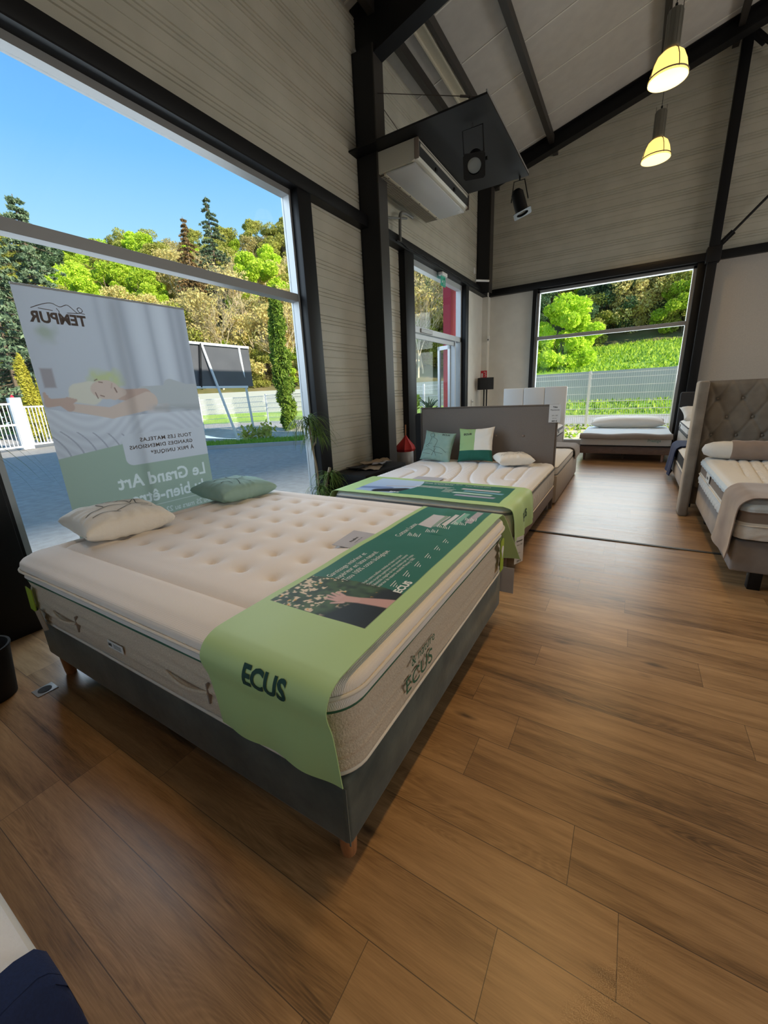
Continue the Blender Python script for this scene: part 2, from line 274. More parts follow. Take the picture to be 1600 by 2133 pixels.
    def ribbon(s, pts, w, f, m):
        """thin drawn line along flat points, laid on a surface by f"""
        k = len(pts)
        if k < 2: return s
        vs = []
        for i in range(k):
            a = pts[max(0, i-1)]; b = pts[min(k-1, i+1)]; dx, dy = b[0]-a[0], b[1]-a[1]; l = math.hypot(dx, dy) or 1
            nx, ny = -dy/l*w/2, dx/l*w/2; vs.append(f(pts[i][0]+nx, pts[i][1]+ny)); vs.append(f(pts[i][0]-nx, pts[i][1]-ny))
        return s.add(vs, [(2*i, 2*i+1, 2*i+3, 2*i+2) for i in range(k-1)], m)
    def build(s, name, parent=None, smooth=35, loc=None):
        me = bpy.data.meshes.new(name); me.from_pydata([tuple(v) for v in s.v], [], s.f)
        for m in s.mats: me.materials.append(m)
        if s.m: me.polygons.foreach_set('material_index', s.m)
        if smooth:
            me.polygons.foreach_set('use_smooth', [True]*len(me.polygons))
            try: me.set_sharp_from_angle(angle=R_(smooth))
            except Exception: pass
        me.update(); o = bpy.data.objects.new(name, me); COL.objects.link(o)
        if loc is not None:
            me.transform(Matrix.Translation(-Vector(loc))); o.location = loc
        if parent is not None:
            o.parent = parent
            if parent.type == 'EMPTY' or True:
                pm = PW.get(parent.name, Vector((0, 0, 0))); 
                if loc is None: me.transform(Matrix.Translation(-pm)); PW[o.name] = pm
                else: o.location = Vector(loc)-pm; PW[o.name] = Vector(loc)
        else: PW[o.name] = Vector(loc) if loc is not None else Vector((0, 0, 0))
        return o
PW = {}
def tag(o, label=None, cat=None, group=None, kind=None):
    if label: o['label'] = label
    if cat: o['category'] = cat
    if group: o['group'] = group
    if kind: o['kind'] = kind
    return o
def thing(name, label, cat, loc=(0, 0, 0), group=None):
    o = bpy.data.objects.new(name, None); COL.objects.link(o); o.empty_display_size = .1; o.location = loc; PW[o.name] = Vector(loc)
    return tag(o, label, cat, group)
def struct(mb, name, smooth=35, label=None):
    o = mb.build(name, None, smooth); o['kind'] = 'structure'
    if label: o['label'] = label
    return o
def copy_tree(o, parent=None):
    c = o.copy(); COL.objects.link(c); c.parent = parent; PW[c.name] = PW.get(o.name, Vector((0, 0, 0)))
    for ch in list(o.children): copy_tree(ch, c)
    return c
def catmull(pts, n=8):
    P = [np.array(p, float) for p in pts]; P = [2*P[0]-P[1]]+P+[2*P[-1]-P[-2]]; out = []
    for i in range(1, len(P)-2):
        for k in range(n):
            t = k/n; a, b, c, d = P[i-1:i+3]
            out.append(.5*((2*b)+(-a+c)*t+(2*a-5*b+4*c-d)*t*t+(-a+3*b-3*c+d)*t**3))
    out.append(P[-2]); return [tuple(p) for p in out]
def nz2(x, y, s=1, z=0): return noise.noise(Vector((x*s, y*s, z)))

# mattress: gridded top inside a rounded rectangle, sides swept from a profile, one closed mesh
def rrect(x, y, x0, x1, y0, y1, r):
    """push a point of the rectangle inside the rounded rectangle"""
    cx = min(max(x, x0+r), x1-r); cy = min(max(y, y0+r), y1-r); dx, dy = x-cx, y-cy; d = math.hypot(dx, dy)
    if d < 1e-9: return x, y
    if abs(dx) > 1e-9 and abs(dy) > 1e-9:
        m = max(abs(dx), abs(dy)); k = m/d; return cx+dx*k, cy+dy*k
    return x, y
def mattress(name, x0, x1, y0, y1, ztop, zprof, fn, mtop, rp=.09, re=.05, step=.03, parent=None, sidebump=None):
    """zprof: list of (z, outset, material) downwards from the top edge"""
    nx = max(4, int((x1-x0)/step)); ny = max(4, int((y1-y0)/step)); mb = MB(); P = []
    for j in range(ny+1):
        row = []
        for i in range(nx+1):
            X, Y = x0+(x1-x0)*i/nx, y0+(y1-y0)*j/ny; X, Y = rrect(X, Y, x0, x1, y0, y1, rp)
            d = min(X-x0, x1-X, Y-y0, y1-Y); cx = max(x0+rp-X, X-x1+rp, 0); cy = max(y0+rp-Y, Y-y1+rp, 0)
            if cx > 0 and cy > 0: d = min(d, rp-math.hypot(cx, cy))
            d = max(d, 0); t = min(d/re, 1); dz = (zt0-ztop)*(1-math.sqrt(1-(1-t)**2)) if (zt0 := zprof[0][0]) is not None else 0
            row.append((X, Y, ztop+dz+fn(X, Y)*min(1, d/.05)))
        P.append(row)
    mb.grid(P, mtop)
    idx = [(0, i) for i in range(nx+1)]+[(j, nx) for j in range(1, ny+1)]+[(ny, i) for i in range(nx-1, -1, -1)]+[(j, 0) for j in range(ny-1, 0, -1)]
    loop = [P[j][i] for j, i in idx]; cx, cy = (x0+x1)/2, (y0+y1)/2; k = len(loop); nrm = []
    for q in range(k):
        a = loop[q-1]; b = loop[(q+1) % k]; tx, ty = b[0]-a[0], b[1]-a[1]; l = math.hypot(tx, ty); nrm.append((ty/l, -tx/l))
    rings = [[tuple(p) for p in loop]]; zprof = [(zprof[0][0], 0, mtop)]+list(zprof)
    for zi, (z, o, m) in enumerate(zprof[1:]):
        rings.append([(loop[q][0]+nrm[q][0]*(o+(sidebump(q/k*2*(x1-x0+y1-y0), z) if sidebump else 0)), loop[q][1]+nrm[q][1]*(o+(sidebump(q/k*2*(x1-x0+y1-y0), z) if sidebump else 0)), z) for q in range(k)])
    for zi in range(len(rings)-1):
        a, b = rings[zi], rings[zi+1]; vs = a+b; fs = [((q+1) % k, q, k+q, k+(q+1) % k) for q in range(k)]; mb.add(vs, fs, zprof[zi+1][2])
    mb.add(rings[-1], [tuple(range(k))[::-1]], zprof[-1][2])
    o = mb.build(name, parent, 50)
    bm = bmesh.new(); bm.from_mesh(o.data); bmesh.ops.remove_doubles(bm, verts=bm.verts, dist=1e-4); bmesh.ops.recalc_face_normals(bm, faces=bm.faces); bm.to_mesh(o.data); bm.free()
    o.data.polygons.foreach_set('use_smooth', [True]*len(o.data.polygons))
    return o, (loop, nrm)
def piping(name, ln, z, out, r, m, parent, wob=0):
    loop, nrm = ln; pts = []
    for q, (p, n) in enumerate(zip(loop, nrm)):
        w = wob*nz2(p[0], p[1], 2.5, z); pts.append((p[0]+n[0]*out, p[1]+n[1]*out, z+w))
    mb = MB(); mb.tube(pts, r, m, 6, closed=True); return mb.build(name, parent, 60)
def fine(prof, k=4):
    """finer steps between profile points"""
    out = [prof[0]]
    for a, b in zip(prof[:-1], prof[1:]):
        for i in range(1, k+1): t = i/k; out.append((a[0]+(b[0]-a[0])*t, a[1]+(b[1]-a[1])*t, b[2]))
    return out

# cloth: swept path (in a plane) x width, thickened
class Cloth:
    def __init__(s, path, axis, t0, t1, wr=.004, thick=.0035, tfun=None, seed=0, step=.01, hang=None, top=None):
        P = catmull(path, 10); s.P = [np.array(p) for p in P]; L = [0]
        for a, b in zip(s.P[:-1], s.P[1:]): L.append(L[-1]+float(np.linalg.norm(b-a)))
        s.L = np.array(L); s.len = L[-1]; s.axis = axis; s.t0, s.t1 = t0, t1; s.wr = wr; s.thick = thick; s.tf = tfun; s.seed = seed; s.step = step; s.top = top
    def at(s, u):
        u = min(max(u, 0), s.len); i = min(int(np.searchsorted(s.L, u, 'right'))-1, len(s.P)-2); k = (u-s.L[i])/max(1e-9, s.L[i+1]-s.L[i])
        p = s.P[i]*(1-k)+s.P[i+1]*k; d = s.P[i+1]-s.P[i]; d = d/np.linalg.norm(d); return p, np.array([-d[1], d[0]])
    def pt(s, u, t, off=0.0):
        p, n = s.at(u); w = s.wr*(noise.noise(Vector((u*3.1, t*3.7, s.seed)))+.5*noise.noise(Vector((u*9, t*7, s.seed+3))))
        if s.tf: t, w2 = s.tf(u, t); w += w2
        q = p+n*(w+off)
        if s.top is not None: pass
        return (float(q[0]), t, float(q[1])) if s.axis == 'xz' else (t, float(q[0]), float(q[1]))
    def build(s, name, m, parent=None, decals=None, colour=None, extra=None, nu=None, ntt=None):
        nu = nu or max(6, int(s.len/s.step)); ntt = ntt or max(4, int((s.t1-s.t0)/s.step)); mb = MB()
        A = [[s.pt(s.len*i/nu, s.t0+(s.t1-s.t0)*j/ntt, s.thick) for j in range(ntt+1)] for i in range(nu+1)]
        B = [[s.pt(s.len*i/nu, s.t0+(s.t1-s.t0)*j/ntt, 0) for j in range(ntt+1)] for i in range(nu+1)]
        fl = s.axis == 'xz'
        mb.grid(A, m, fl); mb.grid(B, m, not fl); n1 = (nu+1)*(ntt+1)
        ed = [(i, 0) for i in range(nu+1)]+[(nu, j) for j in range(1, ntt+1)]+[(i, ntt) for i in range(nu-1, -1, -1)]+[(0, j) for j in range(ntt-1, 0, -1)]
        k = len(ed); mb.add([A[i][j] for i, j in ed]+[B[i][j] for i, j in ed], [(q, (q+1) % k, k+(q+1) % k, k+q) for q in range(k)], m)
        nb = len(mb.v)
        if decals: decals(mb)
        o = mb.build(name, parent, 60)
        if colour:
            at = o.data.color_attributes.new('print', 'FLOAT_COLOR', 'POINT'); c = np.ones((len(o.data.vertices), 4), np.float32)
            U = np.repeat(np.linspace(0, s.len, nu+1), ntt+1); T = np.tile(np.linspace(s.t0, s.t1, ntt+1), nu+1)
            cc = colour(U, T); c[:n1, :3] = cc; c[n1:2*n1, :3] = BASE_GREEN; c[2*n1:, :3] = BASE_GREEN; at.data.foreach_set('color', c.ravel())
        return o
BASE_GREEN = np.array([.45, .65, .29])

# cushion: two bulging faces with pointed corners; decals mapped on the upper face
def cushion(name, w, d, h, M, m, label, cat='cushion', group=None, crease=1.6, patches=None, decals=None, n=46, seed=0, edge=.10, mfun=None):
    def surf(u, v, side=1, off=0.0):
        # u, v in -1..1 ; sides draw in between the corners
        px = u*w/2*(1-edge*(1-abs(v)**2.2)*abs(u)**3); py = v*d/2*(1-edge*(1-abs(u)**2.2)*abs(v)**3)
        e = max(0, (1-abs(u)**2.6))*max(0, (1-abs(v)**2.6)); z = h/2*e**.37
        rim = max(abs(u), abs(v)); wr = crease*.006*math.sin(18*math.atan2(v, u)+6*nz2(u, v, 2, seed))*max(0, rim-.45)*(e**.3)
        z += wr+.006*crease*nz2(u, v, 2.3, seed+side)*e**.3
        return M @ Vector((px, py, side*(z+off)))
    mb = MB(); mats = {}
    for side in (1, -1):
        P = [[surf(-1+2*i/n, -1+2*j/n, side) for i in range(n+1)] for j in range(n+1)]
        if mfun and side == 1:
            for j in range(n):
                for i in range(n):
                    mb.add([P[j][i], P[j][i+1], P[j+1][i+1], P[j+1][i]], [(0, 1, 2, 3)], mfun(-1+2*(i+.5)/n, -1+2*(j+.5)/n))
        else: mb.grid(P, m, side < 0)
    nv = len(mb.v)
    if decals: decals(mb, lambda a, b: surf(a, b, 1, .0028))
    loc = M.translation.copy(); o = mb.build(name, None, 70, loc=loc)
    bm = bmesh.new(); bm.from_mesh(o.data); bmesh.ops.remove_doubles(bm, verts=bm.verts, dist=1e-5); bm.to_mesh(o.data); bm.free()
    o.data.polygons.foreach_set('use_smooth', [True]*len(o.data.polygons))
    return tag(o, label, cat, group)
def squig(pts, k=8): return catmull(pts, k)

# ================================================================== THE ROOM
XL, YB, ZB = -3.378, 10.667, 3.70
XR, YF = 8.98, -6.0; RIDGE = 2.8; SL = .262
def zc(x): return 5.81+SL*(x-XL) if x < RIDGE else 5.81+SL*(RIDGE-XL)-SL*(x-RIDGE)
mb = MB(); mb.box(XL-.1, XR, YF, YB+.1, -.12, 0, 'planks'); struct(mb, 'floor', 0)
mb = MB(); mb.box(-.9, 3.2, 4.085, 4.125, .0005, .006, 'brown', .002); struct(mb, 'trim_1', 35, 'dark transition strip across the oak floor')
# ribbed cladding section profile (height, depth outwards from room)
def ribs(z0, z1):
    out = []; z = z0
    pat = [(0, 0), (.070, 0), (.073, .006), (.079, .006), (.082, 0), (.155, 0), (.160, .013), (.168, .013), (.173, 0), (.198, 0), (.203, .013), (.211, .013), (.216, 0), (.241, 0), (.246, .013), (.254, .013), (.259, 0)]
    while z < z1:
        for dz, dd in pat:
            if z+dz < z1: out.append((z+dz, dd))
        z += .305
    out.append((z1, 0)); return out
def siding_left(mb, y0, y1, z0, z1):
    pr = ribs(z0, z1); vs = [(XL-d, y, z) for z, d in pr for y in (y0, y1)]; n = len(pr)
    mb.add(vs, [(2*i+1, 2*i, 2*i+2, 2*i+3) for i in range(n-1)], 'siding'); mb.box(XL-.13, XL-.012, y0, y1, z0, z1, 'siding')
mb = MB()
siding_left(mb, YF, YB, ZB, 5.83); siding_left(mb, 4.06, 6.62, 0, ZB); siding_left(mb, -.95, .82, 0, ZB); siding_left(mb, YF, -5.2, 0, ZB)
mb.box(XL-.13, XL+.005, 9.22, YB, 0, ZB, 'white')
for y0, y1 in ((.82, 4.06), (-5.2, -.95)): mb.box(XL-.13, XL-.005, y0, y1, 0, .1, 'black')
mb.box(XL+.003, XL+.013, 9.44, 9.75, 2.35, 2.62, 'white'); mb.box(XL+.005, XL+.009, 9.30, 9.302, .0, 2.05, 'greywall')
struct(mb, 'wall_left', 20)
mb = MB(); pr = ribs(ZB, 7.5)
def zmax_at(x): return zc(x)+.02
for (x0, x1) in ((XL, RIDGE), (RIDGE, XR)):
    xs = np.linspace(x0, x1, 60)
    for a, b in zip(xs[:-1], xs[1:]):
        for (za, da), (zb, db) in zip(pr[:-1], pr[1:]):
            if za < max(zmax_at(a), zmax_at(b)): mb.add([(a, YB+da, za), (b, YB+da, za), (b, YB+db, zb), (a, YB+db, zb)], [(3, 2, 1, 0)], 'siding')
mb.box(XL, XR, YB+.02, YB+.13, ZB, 7.5, 'siding')
mb.box(XL, -2.19, YB-.005, YB+.13, 0, ZB, 'white'); mb.box(XL, XL+.15, YB-.17, YB, 0, ZB, 'white', .005)
mb.box(-2.19, .86, YB-.0, YB+.13, 3.52, ZB, 'black'); mb.box(.86, XR, YB-.005, YB+.13, 0, ZB+.01, 'greywall'); mb.box(-2.19, .86, YB, YB+.13, 0, .06, 'kerb')
struct(mb, 'wall_back', 20)
mb = MB(); mb.box(XR, XR+.1, YF, YB+.1, 0, 6, 'white'); struct(mb, 'wall_right', 0)
mb = MB(); mb.box(XL, XR, YF-.1, YF, 0, 7.6, 'white'); struct(mb, 'wall_front', 0)
# ceiling: insulated panels with raised joints, two slopes
mb = MB(); T = .09
for (a, b) in ((XL-.35, RIDGE), (RIDGE, XR+.3)):
    za, zb = zc(a), zc(b); y0, y1 = YF-.3, YB+.45
    mb.add([(a, y0, za), (b, y0, zb), (b, y1, zb), (a, y1, za), (a, y0, za+T), (b, y0, zb+T), (b, y1, zb+T), (a, y1, za+T)],
           [(0, 1, 2, 3), (7, 6, 5, 4), (0, 4, 5, 1), (1, 5, 6, 2), (2, 6, 7, 3), (3, 7, 4, 0)], 'roof')
bays = [(XL, -2.66, 0), (-2.66, -1.9, .03), (-1.9, -.15, .48), (-.15, .85, 0), (.85, RIDGE, .48)]
for a, b, of in bays:
    y = -5.5+of+.05
    while y < YB:
        yy = y+.03; mb.beam((a, yy, zc(a)-.002), (b, yy, zc(b)-.002), .022, .008, 'seam'); y += .96
struct(mb, 'ceiling', 20)
# purlins, cream channel, rafters, columns
ti = [1]
def trim(mb, label=None, sm=35): ti[0] += 1; return struct(mb, 'trim_%d' % ti[0], sm, label)
for x in (-3.13, -2.69, -1.92, -.15, .86, 1.9):
    mb = MB(); w = .09 if x != -2.69 else .05; mb.beam((x, YF, zc(x)-.075), (x, YB, zc(x)-.075), w, .13, 'brown'); trim(mb, 'dark roof purlin')
mb = MB(); x = -2.83; mb.beam((x, YF, zc(x)-.05), (x, YB, zc(x)-.05), .17, .03, 'cream_steel')
for k in (-1, 1): mb.beam((x+k*.075, YF, zc(x)-.075), (x+k*.075, YB, zc(x)-.075), .02, .06, 'cream_steel')
trim(mb, 'long cream channel between two purlins')
for y, h in ((10.16, .26), (5.34, .56)):
    mb = MB(); a = Vector((XL, y, zc(XL)-h/2-.01)); b = Vector((RIDGE, y, zc(RIDGE)-h/2-.01)); mb.ibeam(a, b, .2, h, 'black'); c = Vector((XR, y, zc(XR)-h/2)); mb.ibeam(b, c, .2, h, 'black'); trim(mb, 'black sloping steel rafter')
for y, top, bot in ((5.34, 5.4, 0), (10.13, 5.7, 3.57)):
    mb = MB(); d = .31; mb.box(XL+.004, XL+.02, y-.11, y+.11, bot, top, 'black'); mb.box(XL+d-.016, XL+d, y-.11, y+.11, bot, top, 'brown'); mb.box(XL+.02, XL+d-.016, y-.006, y+.006, bot, top, 'black')
    mb.box(XL+.02, XL+d-.016, y-.105, y-.09, bot, top, 'blackmatt')
    trim(mb, 'black steel column against left wall')
mb = MB(); mb.box(XL+.0, XL+.12, YF, YB, 3.56, 3.70, 'black', .004); mb.box(XL, XL+.13, YF, YB, 3.555, 3.568, 'black'); trim(mb, 'black horizontal rail along the left wall')
mb = MB(); mb.box(XL, XR, YB-.13, YB-.0, 3.56, 3.70, 'black', .004); trim(mb, 'black horizontal rail along the back wall')
mb = MB(); mb.box(.93, 1.08, 10.44, 10.60, 0, 6.95, 'black', .004); mb.box(.90, 1.12, 10.40, 10.6, 3.5, 3.76, 'black', .01); trim(mb, 'black wind post on the back wall')
mb = MB(); mb.tube([(1.12, 10.5, 3.82), (3.6, 10.5, 6.6)], .022, 'black', 8); mb.beam((1.05, 10.5, 3.75), (1.25, 10.5, 3.96), .02, .09, 'black'); trim(mb, 'black bracing rod rising to the right')
mb = MB(); mb.tube([(1.05, 10.5, 6.85), (3.5, 10.5, 4.2)], .022, 'black', 8); mb.beam((1.0, 10.5, 6.9), (1.25, 10.5, 6.62), .02, .12, 'black'); trim(mb, 'black bracing rod falling to the right')
for (y0, y1) in ((3.87, 4.09), (.62, .84), (6.28, 6.60), (9.06, 9.24)):
    mb = MB(); mb.box(XL+.004, XL+.11, y0, y1, 0, 3.56, 'black', .004); mb.box(XL+.0, XL+.06, y0+.02, y1+.03, 0, 3.56, 'black'); trim(mb, 'black post beside the glazing')
mb = MB(); mb.box(-2.21, -2.12, 10.55, 10.665, 0, 3.56, 'black', .004); trim(mb, 'black post left of the back window')
mb = MB(); mb.box(.80, .93, 10.57, 10.665, 0, 3.56, 'black', .004); trim(mb, 'black post right of the back window')
mb = MB(); mb.box(XL, XL+.02, 4.1, 5.2, 0, .10, 'black'); mb.box(XL, XL+.02, -.95, .6, 0, .12, 'black'); o = struct(mb, 'baseboard_left', 20)
# windows
def window_left(name, y0, y1, z0, z1, trans, m='alu', dep=.10, glass=True, verts=()):
    root = thing(name, None, None, (XL-.06, y0, z0)); root['kind'] = 'structure'
    f = MB(); xi, xo = XL+.012, XL-dep; t = .045
    f.box(xo, xi, y0-.005, y0+t, z0, z1, 'alulight'); f.box(xo, xi, y1-t, y1, z0, z1, 'alulight')
    f.box(xo, xi+.002, y0, y1, z1-t, z1+.012, 'alu'); f.box(xo, xi, y0, y1, z0-.01, z0+t, 'alu')
    for z in trans: f.box(xo, xi-.005, y0+t, y1-t, z-.04, z+.04, 'alu', .003)
    f.build('window_frame', root, 20)
    g = MB(); g.box(xo+.02, xo+.032, y0+t, y1-t, z0+t, z1-t, 'glass'); g.build('glass_pane', root, 0); return root
window_left('window_1', .87, 3.885, .11, 3.545, (2.515,))
window_left('window_2', -5.15, -1.0, .11, 3.545, (2.515,))
root = thing('window_3', None, None, (-2.12, YB+.05, .06)); root['kind'] = 'structure'; f = MB(); t = .05
f.box(-2.12, -2.12+t, YB-.03, YB+.1, .07, 3.53, 'alu'); f.box(.80-t, .80, YB-.03, YB+.1, .07, 3.53, 'alu'); f.box(-2.12, .80, YB-.03, YB+.1, 3.53-t, 3.535, 'alu'); f.box(-2.12, .80, YB-.03, YB+.1, .06, .17, 'alu')
f.box(-2.07, .75, YB-.01, YB+.09, 2.48, 2.555, 'alu', .003); f.build('window_frame', root, 20)
g = MB(); g.box(-2.07, .75, YB+.06, YB+.072, .15, 3.48, 'glass'); g.build('glass_pane', root, 0)
# entrance doors in the left wall
root = thing('door_1', None, None, (XL-.06, 6.62, 0)); root['kind'] = 'structure'; f = MB(); y0, y1 = 6.62, 9.06
for a, b in ((y0, y0+.05), (y1-.05, y1)): f.box(XL-.1, XL+.01, a, b, 0, 3.545, 'alulight')
f.box(XL-.1, XL+.012, y0, y1, 3.46, 3.556, 'alulight'); f.box(XL-.1, XL+.01, y0, y1, 2.44, 2.54, 'alulight', .003); f.box(XL-.09, XL, y1-.35, y1-.30, 0, 2.44, 'alulight')
f.build('door_frame', root, 20)
g = MB(); g.box(XL-.08, XL-.068, y0+.05, y1-.05, 2.54, 3.46, 'glass'); g.box(XL-.08, XL-.068, y1-.30, y1-.05, .05, 2.44, 'glass'); g.build('glass_pane', root, 0)
g = MB(); g.box(XL-.06, XL-.02, y0+.07, y0+.17, 0, 2.42, 'alulight', .004); g.box(XL-.06, XL-.02, y0+.07, y1-.36, 0, .12, 'alulight'); g.box(XL-.045, XL-.035, y0+.17, y1-.36, .12, 2.42, 'glass'); g.box(XL-.06, XL-.02, y0+.17, y1-.36, 2.35, 2.42, 'alulight'); g.box(XL-.02, XL+.03, 7.0, 7.5, 2.45, 2.52, 'alu', .01); lf = g.build('door_leaf', root, 20)
# second leaf swung outside
g = MB(); M = Matrix.Translation((XL-.1, y1-.36, 0)) @ Matrix.Rotation(R_(62), 4, 'Z')
g.box(-.02, .02, 0, .07, .02, 2.38, 'alulight', 0, M=M); g.box(-.02, .02, .35, .42, .02, 2.38, 'alulight', 0, M=M); g.box(-.02, .02, 0, .42, 2.3, 2.38, 'alulight', 0, M=M); g.box(-.02, .02, 0, .42, .02, .12, 'alulight', 0, M=M); g.box(-.005, .005, .07, .35, .12, 2.3, 'glass', 0, M=M)
g.build('door_leaf', root, 20)
# plain inner door of the corner wall (handle and lock seen beside the lamp)
root = thing('door_2', None, None, (XL+.02, 9.32, 0)); root['kind'] = 'structure'
g = MB(); g.box(XL+.006, XL+.02, 9.31, 10.02, 0, 2.05, 'white', .002); g.build('door_panel', root, 20)
g = MB(); g.box(XL+.02, XL+.026, 9.71, 9.75, 1.0, 1.2, 'chrome'); g.tube([(XL+.02, 9.73, 1.15), (XL+.07, 9.73, 1.15), (XL+.07, 9.62, 1.15)], .009, 'chrome', 8); g.build('door_handle', root)

# ================================================================== BED 1 (foreground)
def leg(x, y, z, rt, rb, m, root, splay=(0, 0), n=20):
    mb = MB(); k = 6; pts = [(x+splay[0]*(1-i/k), y+splay[1]*(1-i/k), z*i/k+.0) for i in range(k+1)]
    rs = [rb*.92]+[rb+(rt-rb)*i/k for i in range(1, k+1)]; mb.tube(pts, rs, m, n); return mb.build('leg', root, 50)
X0, X1, Y0, Y1 = -2.63, -.575, .655, 2.262
b1 = thing('bed_base', 'upholstered grey-green velvet bed base on tapered beech legs, foreground by the window', 'bed base', (-1.6, 1.46, 0))
mb = MB(); mb.box(X0, X1, Y0, Y1, .128, .372, 'velvet_green', .018, 3); mb.box(X1-.0015, X1+.0022, Y0-.0022, Y0+.0015, .14, .36, 'velvet_green'); mb.build('box_base', b1, 40)
for x, y in ((-.635, .715), (-.66, 2.2), (-2.55, .70), (-2.55, 2.2)): leg(x, y, .14, .033, .026, 'oakleg', b1)
tuf = [(-1.19-.195*i, 1.045+.195*j) for i in range(7) for j in range(6)]
def ftop1(x, y):
    z = 0.0
    if -2.46 < x and .95 < y < 2.15:
        i = round((-1.19-x)/.195); j = round((y-1.045)/.195)
        if 0 <= i <= 6 and 0 <= j <= 5 and x > -2.47:
            dx = x+1.19+.195*i; dy = y-1.045-.195*j; d = math.hypot(dx, dy); z -= .028*math.exp(-(d/.020)**2)+.015*math.exp(-(d/.062)**2)
    # border seam
    d = max(-2.53-x, y-2.13, .83-y) if True else 0
    z -= .018*math.exp(-(d/.015)**2); z += .004*max(0, min(1, -d/.05))+.002*nz2(x, y, 5)
    return z
prof = [(.700, .012, 'mtop'), (.690, .022, 'mtop'), (.672, .026, 'mtop'), (.660, .026, 'mtop'), (.652, .012, 'mtaupe'), (.640, .008, 'mtaupe'), (.630, .014, 'mtop'), (.615, .020, 'mtop'), (.605, .012, 'mtop'), (.600, .004, 'mgreen')]
prof += [(z, .006+.006*math.sin(PI*(.6-z)/.215), 'mside') for z in np.linspace(.592, .392, 14)]+[(.384, .004, 'mpipe'), (.374, -.004, 'mpipe')]
def sb1(s, z): return (.0035*math.sin(s*7+z*110)+.004*math.sin(z*130)) if .39 < z < .595 else .003*nz2(s, z, 3)
m1, ln1 = mattress('mattress', X0-.0, X1+.0, Y0-.005, Y1+.0, .722, prof, ftop1, 'mtop', .11, .075, .0195, None, sb1)
tag(m1, 'thick cream tufted pillow-top mattress on the grey-green foreground base', 'mattress')
piping('piping', ln1, .658, .030, .0065, 'mpipe', m1, .004); piping('piping', ln1, .601, .010, .0045, 'mgreen', m1, .004); piping('piping', ln1, .384, .010, .006, 'mpipe', m1, .003)
for x0, x1 in ((-2.30, -2.06), (-1.36, -1.12)):
    mb = MB(); pts = [(x0+(x1-x0)*i/8, Y0-.022-.012*math.sin(PI*i/8), .485-.012*math.sin(PI*i/8)) for i in range(9)]; mb.tube(pts, .007, 'mside', 6)
    mb.box(x1-.004, x1+.004, Y0-.024, Y0-.010, .44, .52, 'brownband', .002); mb.build('handle', m1)
mb = MB(); mb.box(-1.78, -1.66, Y0-.0245, Y0-.0225, .455, .49, 'paper'); mb.text('M8', .022, lambda a, b: (-1.775+a, Y0-.0252, .465+b), 'ink', .0006)
for k in range(3): mb.box(-1.735, -1.675, Y0-.0252, Y0-.0247, .464+k*.007, .466+k*.007, 'ink')
mb.build('care_label', m1, 0)
mb = MB(); f = lambda a, b: (X1+.0205, .90+a, .46+b)   # embroidered mark on the foot end
mb.text('& nature', .055, lambda a, b: (X1+.0228, 1.03+a, .515+b), 'mgreen', .0003); mb.text('ECUS', .085, lambda a, b: (X1+.0228, .98+a*1.1, .435+b), 'mgreen', .0005); mb.build('embroidered_mark', m1, 0)
# swing tag on the left side, lime tag on the foot end
mb = MB(); M = Matrix.Translation((-2.50, Y0-.034, .57)) @ Matrix.Rotation(R_(8), 4, 'Y'); mb.box(-.03, .035, -.002, .002, -.13, 0, 'limetag', M=M); M = Matrix.Translation((-2.45, Y0-.04, .46)) @ Matrix.Rotation(R_(-22), 4, 'Y'); mb.box(-.035, .035, -.001, .003, -.11, 0, 'kraft', M=M)
tag(mb.build('swing_tag', m1, 0), 'lime and brown folded paper tag')
mb = MB(); pts = [(0, .0), (.03, .012), (.034, .03), (.034, .2), (-.034, .2), (-.034, .03), (-.03, .012)]
q = [(X1+.036, 2.13+a, .62-b) for a, b in pts]; q2 = [(x-.002, y, z) for x, y, z in q]; mb.poly(q, 'limetag'); mb.poly(q2[::-1], 'limetag')
mb.lathe([(0, 0), (.022, 0), (.022, .0015), (0, .0015)], (0, 0, 0), 'paper', 20, M=Matrix.Translation((X1+.0372, 2.13, .55)) @ Matrix.Rotation(R_(90), 4, 'Y')); mb.poly([(X1+.0385, 2.130, .49), (X1+.0385, 2.148, .54), (X1+.0385, 2.112, .54)], 'paper'); mb.tube([(X1+.02, 2.13, .66), (X1+.036, 2.13, .615)], .001, 'wire', 4)
tag(mb.build('swing_tag', m1, 0), 'lime green hanging tag with a white pin mark')
# green felt foot cover
ztop = .729
def tf1(u, t):
    # hanging front flap narrows and leans; far flap flares out past the corner
    w = 0
    if u < .30:
        k = 1-u/.30; w += .006*math.sin(t*26+1)*k*k
    if u > 2.0:
        k = min(1, (u-2.0)/.3); t = t+.10*k*max(0, (t+.80))*3.6; w += .010*math.sin(t*22)*k
    if 1.45 < u < 2.0: w += .004*math.exp(-((t+.78+.25*(u-1.45))/.03)**2)
    return t, w
c1 = Cloth([(.632, .388), (.627, .47), (.618, .58), (.604, .64), (.603, .674), (.622, .706), (.656, .724), (.70, ztop), (.85, ztop+.001), (1.2, ztop), (1.7, ztop), (2.15, ztop-.001), (2.235, .716), (2.285, .675), (2.305, .60), (2.33, .48), (2.345, .41)], 'yz', -1.065, -.566, .0035, .003, tf1, 3)
def u_of(cl, a, horizontal=True):
    best = min(range(len(cl.P)), key=lambda i: abs(cl.P[i][0]-a)+(0 if abs(cl.P[i][1]-ztop) < .05 else 5)); return float(cl.L[best])
UA, UB = u_of(c1, .885), u_of(c1, 2.235)
